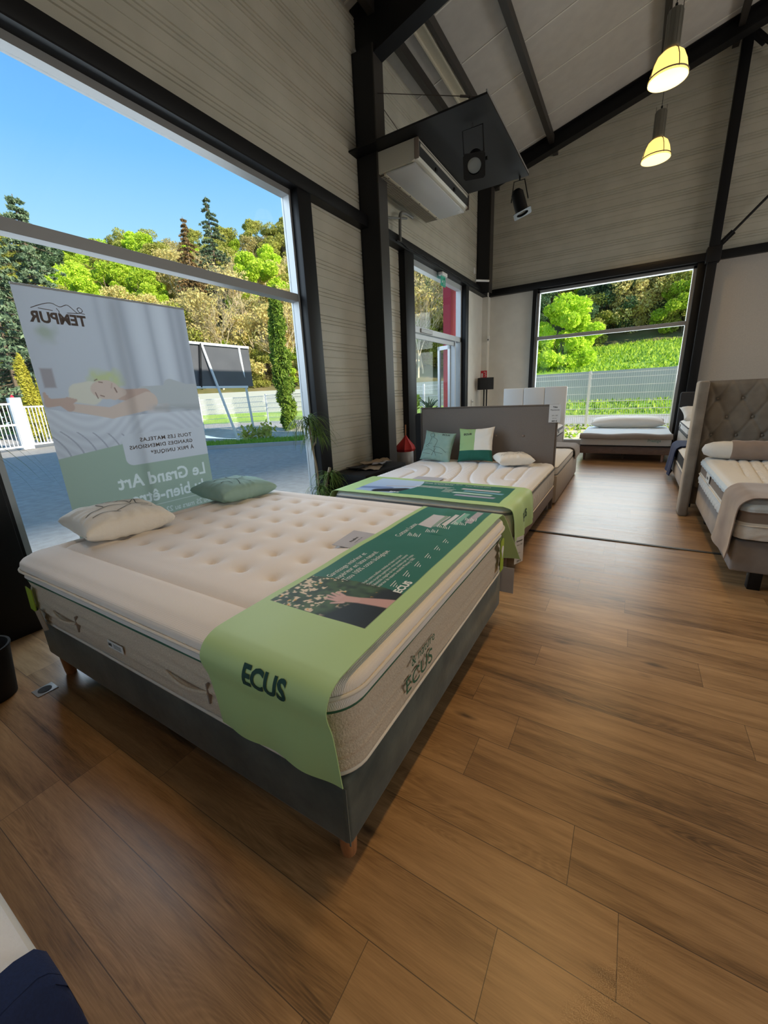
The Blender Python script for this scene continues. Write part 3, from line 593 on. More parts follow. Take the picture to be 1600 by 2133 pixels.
def foliage_noise(U, T, s, seed):
    """cheap smooth value noise"""
    r = np.random.default_rng(seed); G = r.random((64, 64)); a = (U*s) % 63; b = (T*s) % 63; i = a.astype(int); j = b.astype(int); fa = a-i; fb = b-j
    fa = fa*fa*(3-2*fa); fb = fb*fb*(3-2*fb); i2 = (i+1) % 64; j2 = (j+1) % 64
    return (G[i, j]*(1-fa)+G[i2, j]*fa)*(1-fb)+(G[i, j2]*(1-fa)+G[i2, j2]*fa)*fb
def caps(U, T, a, b, ra, rb):
    a = np.array(a); b = np.array(b); d = b-a; l2 = d@d; h = np.clip(((U-a[0])*d[0]+(T-a[1])*d[1])/l2, 0, 1); return np.hypot(U-a[0]-h*d[0], T-a[1]-h*d[1])-(ra+(rb-ra)*h)
def mixc(c, mask, col): c[mask] = col; return c
def blend(c, sd, col, w=.002):
    k = np.clip(.5-sd/(2*w), 0, 1)[..., None]; return c*(1-k)+np.array(col)*k
def col1(U, T):
    c = np.tile(BASE_GREEN, (len(U), 1)); TL, TR = -1.035, -.628   # panel across
    inside = np.maximum(np.maximum(UA-U, U-UB), np.maximum(TL-T, T-TR))
    pan = np.tile(np.array([.018, .15, .11]), (len(U), 1)); lc = (U-UA)/(UB-UA); pan = pan*(1+.25*lc[:, None])
    # photograph part near the hanging flap: foliage, dark sleeve, hand and forearm
    UP = UA+.225; ph = U-(UP+.04*np.sin((T-TL)/(TR-TL)*2.6))
    n1 = foliage_noise(U, T, 55, 1); n2 = foliage_noise(U, T, 110, 2); n3 = foliage_noise(U, T, 24, 5); sx = (T-TL)/(TR-TL)
    fo = np.stack([.02+.05*n1, .045+.10*n1, .025+.03*n1], -1)
    fl = (n2 > .60) & (n1 > .35) & (n3+.75*(1-sx)-.35*np.clip((U-UA)/.2, 0, 1) > .62); fo[fl] = np.stack([.62+.2*n1, .50+.2*n1, .38+.15*n1], -1)[fl]
    og = (n2 > .80) & (n3 > .72); fo[og] = (.75, .42, .08)
    dk = caps(U, T, (UA+.01, TR-.02), (UA+.21, TR-.02), .085, .075); dk2 = caps(U, T, (UA-.02, TR-.14), (UA+.08, TR-.08), .05, .07)
    fo = blend(fo, np.minimum(dk, dk2), (.006, .012, .014), .02)
    skin = (.60, .36, .33)
    arm = caps(U, T, (UA+.165, TR-.0), (UA+.135, TR-.13), .030, .018); fo = blend(fo, arm, skin, .003); pal = caps(U, T, (UA+.135, TR-.13), (UA+.122, TR-.185), .019, .023); fo = blend(fo, pal, (.64, .40, .37), .003)
    for k, (a0, a1, b0, b1) in enumerate(((.142, .185, .158, .225), (.130, .19, .142, .238), (.117, .19, .122, .243), (.105, .187, .102, .235), (.102, .16, .082, .195))):
        fi = caps(U, T, (UA+a0, TR-a1), (UA+b0, TR-b1), .0075, .005); fo = blend(fo, fi+.0, (.66, .43, .41), .002)
    pan = np.where((ph < 0)[:, None], fo, pan)
    # layered mattress drawings at the far end
    def quad(cx, cy, lu, lt, col):
        nonlocal pan
        sd = np.maximum(abs((U-cx)+(T-cy)*.25)-lu/2, abs(T-cy)-lt/2); pan = blend(pan, sd, col, .0015)
    quad(UB-.29, -.885, .21, .085, (.62, .60, .62)); quad(UB-.285, -.838, .20, .018, (.28, .40, .32)); quad(UB-.28, -.822, .20, .010, (.55, .54, .56)); quad(UB-.24, -.795, .21, .026, (.70, .68, .70)); quad(UB-.20, -.748, .22, .030, (.22, .50, .39)); quad(UB-.195, -.768, .22, .008, (.66, .67, .70)); quad(UB-.15, -.690, .22, .040, (.46, .42, .47))
    return blend(c, inside, (0, 0, 0), .001)*(inside > 0)[:, None]+pan*(inside <= 0)[:, None]
def dec1(mb):
    P = lambda u0, t0, s=1: (lambda a, b: c1.pt(u0+a, t0-b, c1.thick+.0008))
    mb.text('Garnissage intérieur et', .038, P(UA+.245, -.955), 'whitetxt', 0, sx=.76); mb.text('supérieur en latex naturel.', .038, P(UA+.245, -.916), 'whitetxt', 0, sx=.76); mb.text('Tissu 100% coton biologique.', .038, P(UA+.245, -.877), 'whitetxt', 0, sx=.76)
    for k, s in enumerate(('Voici notre meilleur matelas en latex à ce jour.', 'Dans sa partie supérieure, vous pouvez ressentir', "l'élasticité inégalée du latex, soutenu par un noyau", 'intérieur de ressorts ensachés Memory 1000.')): mb.text(s, .0215, P(UA+.255, -.800+k*.0225), 'whitetxt', 0, sx=.76)
    mb.text('Cotton Latex', .046, P(UA+.77, -.930), 'whitetxt', 0, sx=.85)
    mb.text('ECUS', .043, P(UA+.245, -.640), 'whitetxt', .0018, sx=1.0)
    for k in range(5):
        for j in range(7): mb.ribbon([(UA+.80+k*.085, -.90+j*.010+.015*(k % 2)+.045*k), (UA+.80+k*.085+.05-.01*(j % 3), -.91+j*.010+.015*(k % 2)+.045*k)], .0035, lambda a, b: c1.pt(a, b, c1.thick+.0008), 'whitetxt')
    for k in range(6):
        for j in range(3): mb.ribbon([(UA+.28+k*.10, -.700+j*.012), (UA+.28+k*.10+.05-.015*j, -.705+j*.012)], .003, lambda a, b: c1.pt(a, b, c1.thick+.0008), 'whitetxt')
    # letters on the hanging flap
    u0 = .262
    mb.text('ECUS', .082, lambda a, b: c1.pt(u0+b, -.872+a, c1.thick+.0022), 'covertxt', .0028, sx=.86)
cover1 = c1.build('foot_cover', 'print', None, dec1, col1, nu=760, ntt=170)
tag(cover1, 'lime green foot cover with dark green printed panel on the tufted foreground mattress', 'bed cover')
mb = MB(); M = Matrix.Translation((-1.115, 1.53, .7275)) @ Matrix.Rotation(R_(6), 4, 'Z') @ Matrix.Rotation(R_(3), 4, 'Y')
mb.box(-.072, .06, -.11, .11, 0, .0022, 'greypaper', M=M); mb.text('Privilège', .022, lambda a, b: M @ Vector((.0-b, -.045+a, .003)), 'ink', .0004); mb.text('matelas 160 x 200', .011, lambda a, b: M @ Vector((.02-b, -.045+a, .003)), 'ink')
tag(mb.build('price_card', None, 0), 'pale grey card lying on the tufted mattress beside its green cover', 'card')
mb = MB(); mb.box(X1-.03, X1+.07, 2.296, 2.299, .20, .37, 'greypaper'); tag(mb.build('price_card', None, 0), 'grey card hanging at the far foot corner of the foreground base', 'card')
# cushions on bed 1
def cushM(x, y, z, rz=0, rx_=0, ry_=0): return Matrix.Translation((x, y, z)) @ Matrix.Rotation(R_(rz), 4, 'Z') @ Matrix.Rotation(R_(rx_), 4, 'X') @ Matrix.Rotation(R_(ry_), 4, 'Y')
def drawA(mb, f):
    for L in ([(-.8,-.35),(-.5,-.15),(-.1,-.05),(.3,-.1),(.75,-.3)], [(-.3,-.05),(-.35,.3),(-.05,.5),(.25,.35),(.3,0)], [(.3,0),(.5,.3),(.4,-.2),(.62,-.35)], [(-.1,.45),(.05,.25),(.2,.5),(.3,.3)], [(.3,-.1),(.1,-.35),(-.15,-.5)], [(.45,.1),(.7,.2),(.85,.05)], [(-.7,-.55),(-.3,-.45),(-.1,-.6)], [(.4,-.45),(.65,-.5)]):
        mb.ribbon(squig(L, 8), .020, f, 'ink')
def drawB(mb, f):
    for L in ([(-.2,-.7),(-.05,-.2),(-.1,.3),(.1,.7)], [(-.2,-.1),(.1,-.35),(.2,-.7)], [(-.1,.3),(.2,.25),(.25,-.1),(.05,-.2)], [(.45,.5),(.62,.6),(.6,.3),(.45,.3),(.45,.5)], [(.2,.5),(.35,.2),(.3,0)], [(-.6,.2),(-.35,.35),(-.2,.15)], [(-.65,-.3),(-.4,-.2),(-.35,-.5)]):
        mb.ribbon(squig(L, 8), .018, f, 'ink')
cushion('cushion', .405, .47, .175, cushM(-2.495, 1.10, .796, -5, -2, 4), 'cushwhite', 'plump natural white cushion with line drawing, on tufted mattress nearest the camera', decals=lambda mb, f: drawA(mb, lambda a, b: f(-b, a)), seed=1)
cushion('cushion', .41, .49, .155, cushM(-2.53, 1.955, .786, -3, -2, 3), 'sage', 'sage green cushion lying flat on the tufted mattress in front of the banner', decals=lambda mb, f: drawB(mb, lambda a, b: f(-b, a)), seed=2)

# ================================================================== BED 2
X0, X1, Y0, Y1 = -2.37, -.69, 2.95, 4.985
b2 = thing('bed_base', 'taupe bed base with tall grey buttoned headboard, second bed along the window wall', 'bed', (-1.55, 4.0, 0))
mb = MB(); mb.box(X0, X1, Y0, Y1, .145, .292, 'basetaupe', .01, 2); mb.build('box_base', b2, 40)
for x, y in ((-.76, 3.05), (-2.3, 3.05), (-.80, 4.80), (-2.3, 4.8)): leg(x, y, .15, .028, .024, 'wbase', b2)
mb = MB(); mb.box(-.84, -.735, 4.90, 4.99, 0, .16, 'hbgrey', .006); mb.build('support_block', b2, 40)
# headboard panel with flanged rim and buttons
mb = MB(); hx0, hx1, hz = -2.42, -.70, 1.222
nx, nz_ = 60, 36; bt = [(-1.074, .868), (-1.40, .868), (-1.76, .872), (-2.08, .872)]
def hbf(x, z): return 5.0+sum(.012*math.exp(-(((x-a)**2+(z-b)**2)/.0012)) for a, b in bt)-.004*nz2(x, z, 3)
mb.grid([[(hx0+.02+(hx1-hx0-.04)*i/nx, hbf(hx0+.02+(hx1-hx0-.04)*i/nx, hz*j/nz_*.985), hz*j/nz_*.985) for i in range(nx+1)] for j in range(nz_+1)], 'hbgrey')
mb.box(hx0+.02, hx1-.02, 5.012, 5.085, 0, hz*.985, 'hbgrey', .01); mb.box(hx0, hx1, 5.015, 5.03, .0, hz, 'hbgrey', .004)
hb = mb.build('headboard', b2, 40)
for a, b in bt: m_ = MB(); m_.lathe([(0, .012), (.010, .010), (.016, 0)], (0, 0, 0), 'basetaupe', 14, M=Matrix.Translation((a, 5.004, b)) @ Matrix.Rotation(R_(90), 4, 'X')); m_.build('button', hb)
mb = MB(); mb.tube([(hx0, 5.0, .02), (hx0, 5.0, hz), (hx1, 5.0, hz), (hx1, 5.0, .02)], .006, 'hbgrey', 6); mb.build('piping', hb)
chan = [[(-1.86,4.88),(-1.68,4.56),(-1.59,4.30),(-1.53,4.00),(-1.49,3.72),(-1.42,3.54)], [(-1.58,4.91),(-1.48,4.55),(-1.43,4.22),(-1.36,3.93),(-1.26,3.70),(-1.14,3.50)], [(-1.29,4.87),(-1.23,4.41),(-1.21,4.10),(-1.17,3.89),(-1.09,3.73),(-.99,3.64),(-.90,3.61)],
 [(-1.07,4.85),(-1.06,4.39),(-1.04,4.04),(-.99,3.94),(-.93,3.94)], [(-.92,4.9),(-.90,4.32),(-.88,3.88),(-.87,3.4)], [(-2.23,4.82),(-2.04,4.70),(-1.84,4.44),(-1.72,4.13),(-1.68,3.83),(-1.66,3.61)], [(-2.3,4.44),(-2.13,4.47),(-1.99,4.32),(-1.90,4.07),(-1.87,3.83),(-1.86,3.52)], [(-2.3,4.20),(-2.15,4.17),(-2.07,4.08),(-2.06,3.92),(-2.05,3.70)]]
CP = np.array([p for c in chan for p in catmull(c, 14)])
def ftop2(x, y):
    d = np.min(np.hypot(CP[:, 0]-x, CP[:, 1]-y)); z = -.020*math.exp(-(d/.0135)**2)+.006*(1-math.exp(-(d/.05)**2))
    if (-1.72 < x < -1.45 or -.86 < x < -.76 or x < -2.2): z += .0035*math.sin(y*110+3*math.sin(x*60))
    return z
prof = [(.530, .004, 'm2top'), (.52, .010, 'm2side'), (.50, .012, 'greypipe'), (.495, .012, 'm2side'), (.44, .014, 'm2side'), (.38, .014, 'm2side'), (.32, .011, 'm2side'), (.300, .004, 'm2side'), (.294, -.004, 'm2side')]
m2, ln2 = mattress('mattress', X0+.01, X1-.005, Y0-.015, Y1-.01, .556, fine(prof, 2), ftop2, 'm2top', .08, .05, .0105, None, lambda s, z: .004*nz2(s, z*2, 9))
tag(m2, 'white mattress with curved quilted channels on the second window-side bed', 'mattress')
piping('piping', ln2, .503, .016, .004, 'greypipe', m2); piping('piping', ln2, .302, .012, .005, 'mpipe', m2)
mb = MB(); mb.box(X0+.09, X1-.09, Y0-.034, Y0-.031, .31, .50, 'm2grey'); mb.build('mesh_panel', m2, 0)
for y in (3.75, 3.83, 3.9, 4.0, 4.45, 4.55, 4.62, 4.7): mb = MB(); mb.ribbon(squig([(y-.02, .36), (y+.01, .40), (y-.01, .44)], 6), .006, lambda a, b: (X1+.0145, a, b), 'greypipe'); mb.build('embroidered_stitch', m2, 0)
# cover 2
zt2 = .570
def tf2(u, t):
    w = 0
    if u > 1.72: k = (u-1.72)/.25; w += .007*math.sin(t*20+2)*k
    return t, w
c2 = Cloth([(-2.405, .36), (-2.40, .47), (-2.385, .53), (-2.34, zt2-.004), (-2.2, zt2), (-1.7, zt2), (-1.2, zt2), (-.80, zt2-.002), (-.735, zt2-.002), (-.678, .546), (-.655, .47), (-.648, .39), (-.640, .30)], 'xz', 2.915, 3.60, .0025, .003, tf2, 8)
def ux2(x): return float(c2.L[min(range(len(c2.P)), key=lambda i: abs(c2.P[i][0]-x)+(0 if abs(c2.P[i][1]-zt2) < .03 else 5))])
UA2, UB2 = ux2(-2.17), ux2(-.81)
def col2_(U, T):
    c = np.tile(BASE_GREEN, (len(U), 1)); T0, T1 = 3.0, 3.53; inside = np.maximum(np.maximum(UA2-U, U-UB2), np.maximum(T0-T, T-T1))
    pan = np.tile(np.array([.018, .16, .12]), (len(U), 1)); up = U-UA2-(.40+.12*np.sin((T-T0)/(T1-T0)*2.4)); v = (T-T0)/(T1-T0)
    sky = np.stack([.30+.2*v, .42+.22*v, .62+.2*v], -1); sd = caps(U, T, (UA2+.02, T0+.12), (UA2+.28, T0+.16), .04, .05); sky = blend(sky, sd, (.16, .24, .42), .01)
    sd = caps(U, T, (UA2+.22, T0+.05), (UA2+.45, T0+.14), .05, .07); sky = blend(sky, sd, (.008, .012, .02), .01); sd = caps(U, T, (UA2+.22, T0+.24), (UA2+.50, T0+.30), .012, .016); sky = blend(sky, sd, (.45, .42, .44), .004)
    pan = np.where((up < 0)[:, None], sky, pan)
    for k, cc in enumerate(((.56, .55, .60), (.18, .40, .55), (.42, .62, .55), (.36, .36, .50))):
        sd = np.maximum(abs(U-(UB2-.30)-.03*(1 if k % 2 else -1)+(T-T0)*-.2)-.17, abs(T-(T0+.36-k*.075))-.022); pan = blend(pan, sd, cc, .003)
    return np.where((inside > 0)[:, None], c, pan)
def dec2(mb):
    P = lambda u0, t0: (lambda a, b: c2.pt(u0+a, t0+b, c2.thick+.0008))
    mb.text('ECUS', .040, P(UA2+.36, 3.035), 'whitetxt', .0015)
    for k, s in enumerate(('Mousse viscoélastique avec fibres', 'recyclées de haute densité')): mb.text(s, .034, P(UA2+.50, 3.485-k*.036), 'whitetxt', 0, sx=.85)
    for k in range(4): mb.ribbon([(UA2+.48, 3.36-k*.018), (UA2+.86-.03*k, 3.36-k*.018)], .006, lambda a, b: c2.pt(a, b, c2.thick+.0008), 'whitetxt')
    mb.text('Super Pullman Luxe', .030, P(UA2+.92, 3.475), 'whitetxt', 0)
    for k in range(6): mb.ribbon([(UA2+.80, 3.30-k*.02), (UA2+.90-.01*(k % 3), 3.30-k*.02)], .005, lambda a, b: c2.pt(a, b, c2.thick+.0008), 'whitetxt')
    u1 = c2.len-.045
    mb.text('ECUS', .095, lambda a, b: c2.pt(u1-.055-b, 3.13+a*.9, c2.thick+.0022), 'covertxt', .002, sx=.95)
cover2 = c2.build('foot_cover', 'print', None, dec2, col2_, nu=420, ntt=130)
tag(cover2, 'lime green foot cover with blue printed photo on the second bed, white channelled mattress', 'bed cover')
mb = MB(); mb.box(-1.86, -1.56, 3.605, 3.75, .5705, .5725, 'greypaper'); tag(mb.build('price_card', None, 0), 'grey card lying on the white channelled mattress behind its green cover', 'card')
def pcard(name, M, w, h, label, lines, parent=None, head='Lit'):
    mb = MB(); mb.box(-w/2, w/2, -.001, .001, -h, 0, 'paper', M=M)
    for k, (s, sz) in enumerate(lines):
        mb.text(s, sz, lambda a, b, k=k: M @ Vector((a, -.0018, -h*(.14+.155*k)-sz*.4+b)), 'ink', .0006 if k in (0, len(lines)-1) else 0, align='CENTER')
    return tag(mb.build(name, parent, 0), label, 'sign' if label else None)
pcard('price_card', Matrix.Translation((-.735, 4.985, 1.225)), .125, .20, 'white price card hung on the right corner of the grey buttoned headboard', [('Tête', .026), ('Matelassée', .022), ('', .01), ('160 x 200', .016), ('prix net', .014), ('489 €', .024)])
pcard('price_card', Matrix.Translation((-.635, 3.02, .315)) @ Matrix.Rotation(R_(68), 4, 'Z'), .11, .22, 'white price card hanging from the near corner of the taupe second base', [('Sommier', .022), ('160 x 200', .018), ('', .01), ('hêtre', .014), ('', .01), ('299 €', .022)])
# cushions on bed 2
def ecusC(mb, f):
    mb.text('ECUS', .17, lambda a, b: f(.2+a*1.2, .72+b), 'ink', .004)
    for L in ([(-.45,.5),(-.55,.7),(-.35,.8),(-.25,.6),(-.4,.5)], [(-.4,.5),(-.5,.1),(-.7,-.1),(-.5,-.2)], [(-.3,.5),(0,.3),(-.1,-.2),(.1,-.7)], [(-.2,-.1),(.3,-.15),(.7,-.4)], [(-.8,-.4),(-.4,-.3),(0,-.45),(.5,-.5)], [(-.3,.1),(-.6,0),(-.45,-.1)], [(.0,-.2),(-.2,-.7)], [(-.8,-.6),(-.3,-.6)]): mb.ribbon(squig(L, 6), .017, f, 'ink')
cushion('cushion', .42, .40, .13, Matrix.Translation((-2.09, 4.80, .742)) @ Matrix.Rotation(R_(4), 4, 'Z') @ Matrix.Rotation(R_(66), 4, 'X') @ Matrix.Rotation(R_(-6), 4, 'Z'), 'sage', 'sage green cushion with line drawing leaning on grey headboard, leftmost of three', decals=ecusC, seed=4)
cushion('cushion', .45, .43, .13, Matrix.Translation((-1.60, 4.84, .772)) @ Matrix.Rotation(R_(72), 4, 'X') @ Matrix.Rotation(R_(3), 4, 'Z'), 'cushwhite', 'cushion in lime, white and dark green blocks against the grey headboard',
        mfun=lambda u, v: 'cushdk' if v < -.38 else ('cushlime' if u < .02 else 'cushwhite'), decals=lambda mb, f: mb.text('ECUS', .17, lambda a, b: f(-.66+a*1.2, .52+b), 'ink', .006), seed=5, n=44)
cushion('cushion', .40, .40, .14, cushM(-1.12, 4.74, .635, 28, 0, 0), 'cushwhite', 'white line-drawn cushion lying flat on the channelled mattress', decals=drawA, seed=6)

# ================================================================== BED A behind bed 2
b3 = thing('bed_base', 'beige box bed standing back to back behind the grey buttoned headboard', 'bed', (-1.55, 6.2, 0))
mb = MB(); mb.box(-2.45, -.685, 5.19, 7.30, .02, .365, 'beigefab', .015); mb.build('box_base', b3, 40)
mb = MB(); mb.box(-2.57, -.80, 5.09, 5.18, .0, 1.15, 'darkfab', .045, 4); tag(mb.build('headboard', b3, 40), 'black rounded headboard')
for x, y in ((-.75, 7.2), (-.75, 5.3), (-2.4, 7.2), (-2.4, 5.3)): mb = MB(); mb.box(x-.03, x+.03, y-.03, y+.03, 0, .03, 'black'); mb.build('leg', b3)
prof = [(.47, .0, 'm2side'), (.46, .006, 'm2side'), (.40, .008, 'm2side'), (.372, 0, 'm2side')]
m3, ln = mattress('mattress', -2.42, -.70, 5.2, 7.26, .49, prof, lambda x, y: .004*math.sin(x*40)*math.sin(y*40), 'whiteq', .06, .04, .04)
tag(m3, 'cream mattress on the beige box bed behind the grey headboard', 'mattress'); piping('piping', ln, .462, .008, .004, 'greypipe', m3); piping('piping', ln, .376, .006, .004, 'greypipe', m3)
c3 = Cloth([(-1.9, .502), (-1.2, .502), (-.80, .502), (-.715, .495), (-.678, .46), (-.668, .40), (-.664, .33)], 'xz', 6.75, 7.33, .004, .012, None, 5, .03)
tag(c3.build('throw', 'hbgrey'), 'dark grey throw over the foot corner of the beige box bed', 'throw')
# BED B near the back window with white headboard
b4 = thing('bed_base', 'small grey bed with tall white three-panel headboard before the back window', 'bed', (-1.75, 8.5, 0))
mb = MB(); mb.box(-2.36, -1.14, 7.75, 8.98, .12, .50, 'hbgrey', .01); mb.build('box_base', b4, 40)
hb = None; mb = MB(); mb.box(-2.38, -1.13, 9.0, 9.06, .25, 1.40, 'whitep', .006); hb = mb.build('headboard', b4, 40)
for k in range(3):
    a = -2.38+k*1.25/3; m_ = MB(); m_.box(a+.004, a+1.25/3-.004, 8.975, 9.005, .52, 1.415, 'whitep', .014, 3); m_.build('padded_panel', hb, 40)
for x in (-2.3, -1.2):
    for y in (7.83, 8.9): leg(x, y, .13, .02, .018, 'black', b4)
prof = [(.665, 0, 'whiteq'), (.65, .008, 'whiteq'), (.60, .010, 'greypipe'), (.595, .010, 'whiteq'), (.53, .009, 'whiteq'), (.505, 0, 'greypipe')]
m4, ln = mattress('mattress', -2.35, -1.15, 7.77, 8.96, .69, prof, lambda x, y: .003*math.sin(x*50)*math.sin(y*50), 'whiteq', .06, .04, .05)
tag(m4, 'white mattress with grey piping in front of the white panelled headboard', 'mattress')
mb = MB(); mb.box(-1.139, -1.136, 8.25, 8.42, .56, .63, 'greypipe'); mb.build('care_label', m4, 0)
cushion('cushion', .5, .38, .16, cushM(-1.6, 8.72, .80, 5, 30, 0), 'darkfab', 'dark cushion against the white panelled headboard', seed=9, n=12)
# BED C in front of back window
b5 = thing('bed_base', 'low wood-grain bed base on pale round legs in front of the back window', 'bed base', (-.06, 9.65, 0))
mb = MB(); mb.box(-.79, .685, 8.75, 10.55, .135, .275, 'wbase', .006); mb.build('box_base', b5, 40)
for x, y, m_ in ((-.70, 8.83, 'wbase'), (.585, 8.83, 'oakleg2'), (-.05, 9.15, 'wbase'), (.45, 10.3, 'wbase'), (-.6, 10.3, 'wbase')): leg(x, y, .14, .026, .022, m_, b5)
prof = [(.445, .002, 'whiteq'), (.435, .004, 'darkfab'), (.425, .006, 'whiteq'), (.30, .006, 'whiteq'), (.29, .004, 'darkfab'), (.28, -.002, 'darkfab')]
m5, ln = mattress('mattress', -.78, .675, 8.74, 10.54, .46, fine(prof, 2), lambda x, y: .004*math.sin(x*30)*math.sin(y*30), 'whiteq', .05, .03, .035, None, lambda s, z: .006*abs(math.sin(s*44)) if .30 < z < .42 else 0)
tag(m5, 'white ribbed mattress edged in black on the low bed before the back window', 'mattress'); piping('piping', ln, .432, .010, .006, 'darkfab', m5); piping('piping', ln, .287, .008, .006, 'darkfab', m5)
mb = MB(); mb.text('Prestige', .07, lambda a, b: (.32+a*.9, 8.727, .37+b), 'sage', .0012); mb.build('label_mark', m5, 0)
def tft(u, t): return t, .010*math.sin(t*9)+.004*math.sin(u*30)
c5 = Cloth([(8.70, .425), (8.715, .452), (8.76, .472), (9.0, .478), (9.6, .482), (10.2, .482), (10.5, .478)], 'yz', -.79, .68, .006, .018, None, 3, .03)
o = c5.build('mattress_topper', 'blueq'); tag(o, 'pale quilted topper rumpled on the mattress by the back window', 'mattress topper')
mb = MB(); c6 = Cloth([(8.695, .418), (8.71, .450), (8.75, .476), (8.79, .480), (8.82, .482)], 'yz', -.80, .69, .004, .016, lambda u, t: (t, .008*math.sin(t*8+u*6)+.012), 4, .03)
o = c6.build('topper_border', 'hbgrey', None); o.parent = bpy.data.objects['mattress_topper']
cushion('bolster', 1.36, .40, .24, cushM(-.05, 10.2, .615, 0, 8, 0), 'whiteq', 'long white bolster pillow on the low bed before the back window', 'pillow', seed=11, edge=.03, n=30)

# ================================================================== BED D right, tufted
bD = thing('bed_base', 'taupe velvet bed with tall winged tufted headboard on the right', 'bed', (1.5, 4.3, 0))
mb = MB(); mb.box(.70, 2.42, 3.385, 5.25, .14, .37, 'greyvelvet', .015, 3); mb.build('box_base', bD, 40)
for x, y in ((.86, 3.47), (2.3, 3.47), (.80, 5.0), (2.3, 5.0)): mb = MB(); mb.box(x-.035, x+.035, y-.035, y+.035, 0, .15, 'black', .004); tag(mb.build('leg', bD), 'square black leg')
mb = MB(); tufD = [(.745+.2*i+(.1 if j % 2 else 0), .86+.183*j) for i in range(9) for j in range(-2, 3)]
TD = np.array(tufD)
def fD(x, z):
    d = np.hypot(TD[:, 0]-x, TD[:, 1]-z); k = int(np.argmin(d)); dd = d[k]; y = .022*math.exp(-(dd/.03)**2)
    # diagonal pleats between buttons
    a = ((x-.745)/.2+(z-.86)/.366) % 1; b = ((x-.745)/.2-(z-.86)/.366) % 1; pa = min(a, 1-a)*.2; pb = min(b, 1-b)*.2
    y += .010*math.exp(-(pa/.012)**2)+.010*math.exp(-(pb/.012)**2)
    e = min(x-.64, 2.38-x, 1.40-z); y += .02*math.exp(-(max(0, e)/.03)**2); return y
mb.grid([[(.63+1.78*i/150, 5.345+fD(.63+1.78*i/150, .30+1.10*j/100), .30+1.10*j/100) for i in range(151)] for j in range(101)], 'taupevelvet')
mb.box(.62, 2.42, 5.375, 5.46, .10, 1.40, 'taupevelvet', .02, 3); hD = mb.build('headboard', bD, 60)
for x, z in tufD:
    if z < 1.33 and z > .6: m_ = MB(); m_.lathe([(0, .006), (.008, .004), (.012, 0)], (0, 0, 0), 'taupevelvet', 12, M=Matrix.Translation((x, 5.362, z)) @ Matrix.Rotation(R_(90), 4, 'X')); m_.build('button', hD)
for x in (.56, 2.40):
    m_ = MB(); m_.box(x, x+.085, 5.20, 5.46, .0, 1.402, 'taupevelvet', .022, 4); m_.build('wing', hD, 40)
def fmD(x, y):
    if x < .86: return -.004*math.exp(-((x-.85)/.01)**2)
    ph = ((x-.1*(y-3.3))*1.0) % .085; return -.013*math.exp(-(min(ph, .085-ph)/.013)**2)+.0025*math.sin(y*90)
prof = [(.625, .004, 'blueq'), (.60, .010, 'blueq'), (.575, .012, 'blueq'), (.565, .006, 'brownband'), (.545, .006, 'brownband'), (.50, .007, 'brownband'), (.48, .008, 'mpipe'), (.472, .012, 'whiteq'), (.42, .014, 'whiteq'), (.385, .008, 'whiteq'), (.374, -.006, 'darkfab')]
mD, ln = mattress('mattress', .695, 2.40, 3.36, 5.25, .655, fine(prof, 3), fmD, 'whiteq', .07, .05, .013, None, lambda s, z: (.006*abs(math.sin(s*26))+.003*math.sin(z*160)) if z > .565 else (.004*math.sin(s*60)*math.sin(z*120) if z < .47 else 0))
tag(mD, 'white quilted mattress with brown side band on the right-hand tufted bed', 'mattress')
mb = MB(); mb.box(.676, .679, 4.55, 4.72, .50, .58, 'whiteq'); mb.box(.6745, .676, 4.60, 4.68, .53, .55, 'greypipe'); mb.build('care_label', mD, 0)
piping('piping', ln, .48, .014, .005, 'mpipe', mD)
def tfD(u, t):
    k = max(0, .42-u)/.42; return t+.10*k*(1 if t > 3.7 else 0)*(t-3.7)/.4-.0, .010*math.sin(t*14)*k+.004*math.sin(t*5+u*4)
cD = Cloth([(.655, .235), (.664, .33), (.668, .46), (.672, .56), (.685, .62), (.73, .662), (.80, .672), (1.2, .672), (1.8, .672), (2.36, .668)], 'xz', 3.335, 3.80, .008, .006, tfD, 12, .02)
tag(cD.build('throw', 'throw'), 'taupe velvet throw draped over the foot of the right-hand tufted bed', 'throw')
# bolster with wrap
bo = thing('bolster', 'long bolster pillow with white end and taupe wrap against tufted headboard', 'pillow', (1.3, 5.08, .74))
mb = MB(); n = 24; prof = [(.012, 0), (.05, .02), (.075, .08), (.085, .16), (.085, 1.22), (.075, 1.28), (.05, 1.33), (.012, 1.35)]
Mb = Matrix.Translation((.655, 5.08, .745)) @ Matrix.Rotation(R_(90), 4, 'Y'); mb.lathe([(r*1.0, z) for r, z in prof], (0, 0, 0), 'whiteq', 24, M=Mb); mb.build('pillow', bo, 60)
mb = MB(); pw = [(.093+.003*math.sin(i*1.9), .22+i*.04) for i in range(24)]; mb.lathe(pw, (0, 0, 0), 'throw', 32, M=Mb); mb.build('wrap', bo, 60)
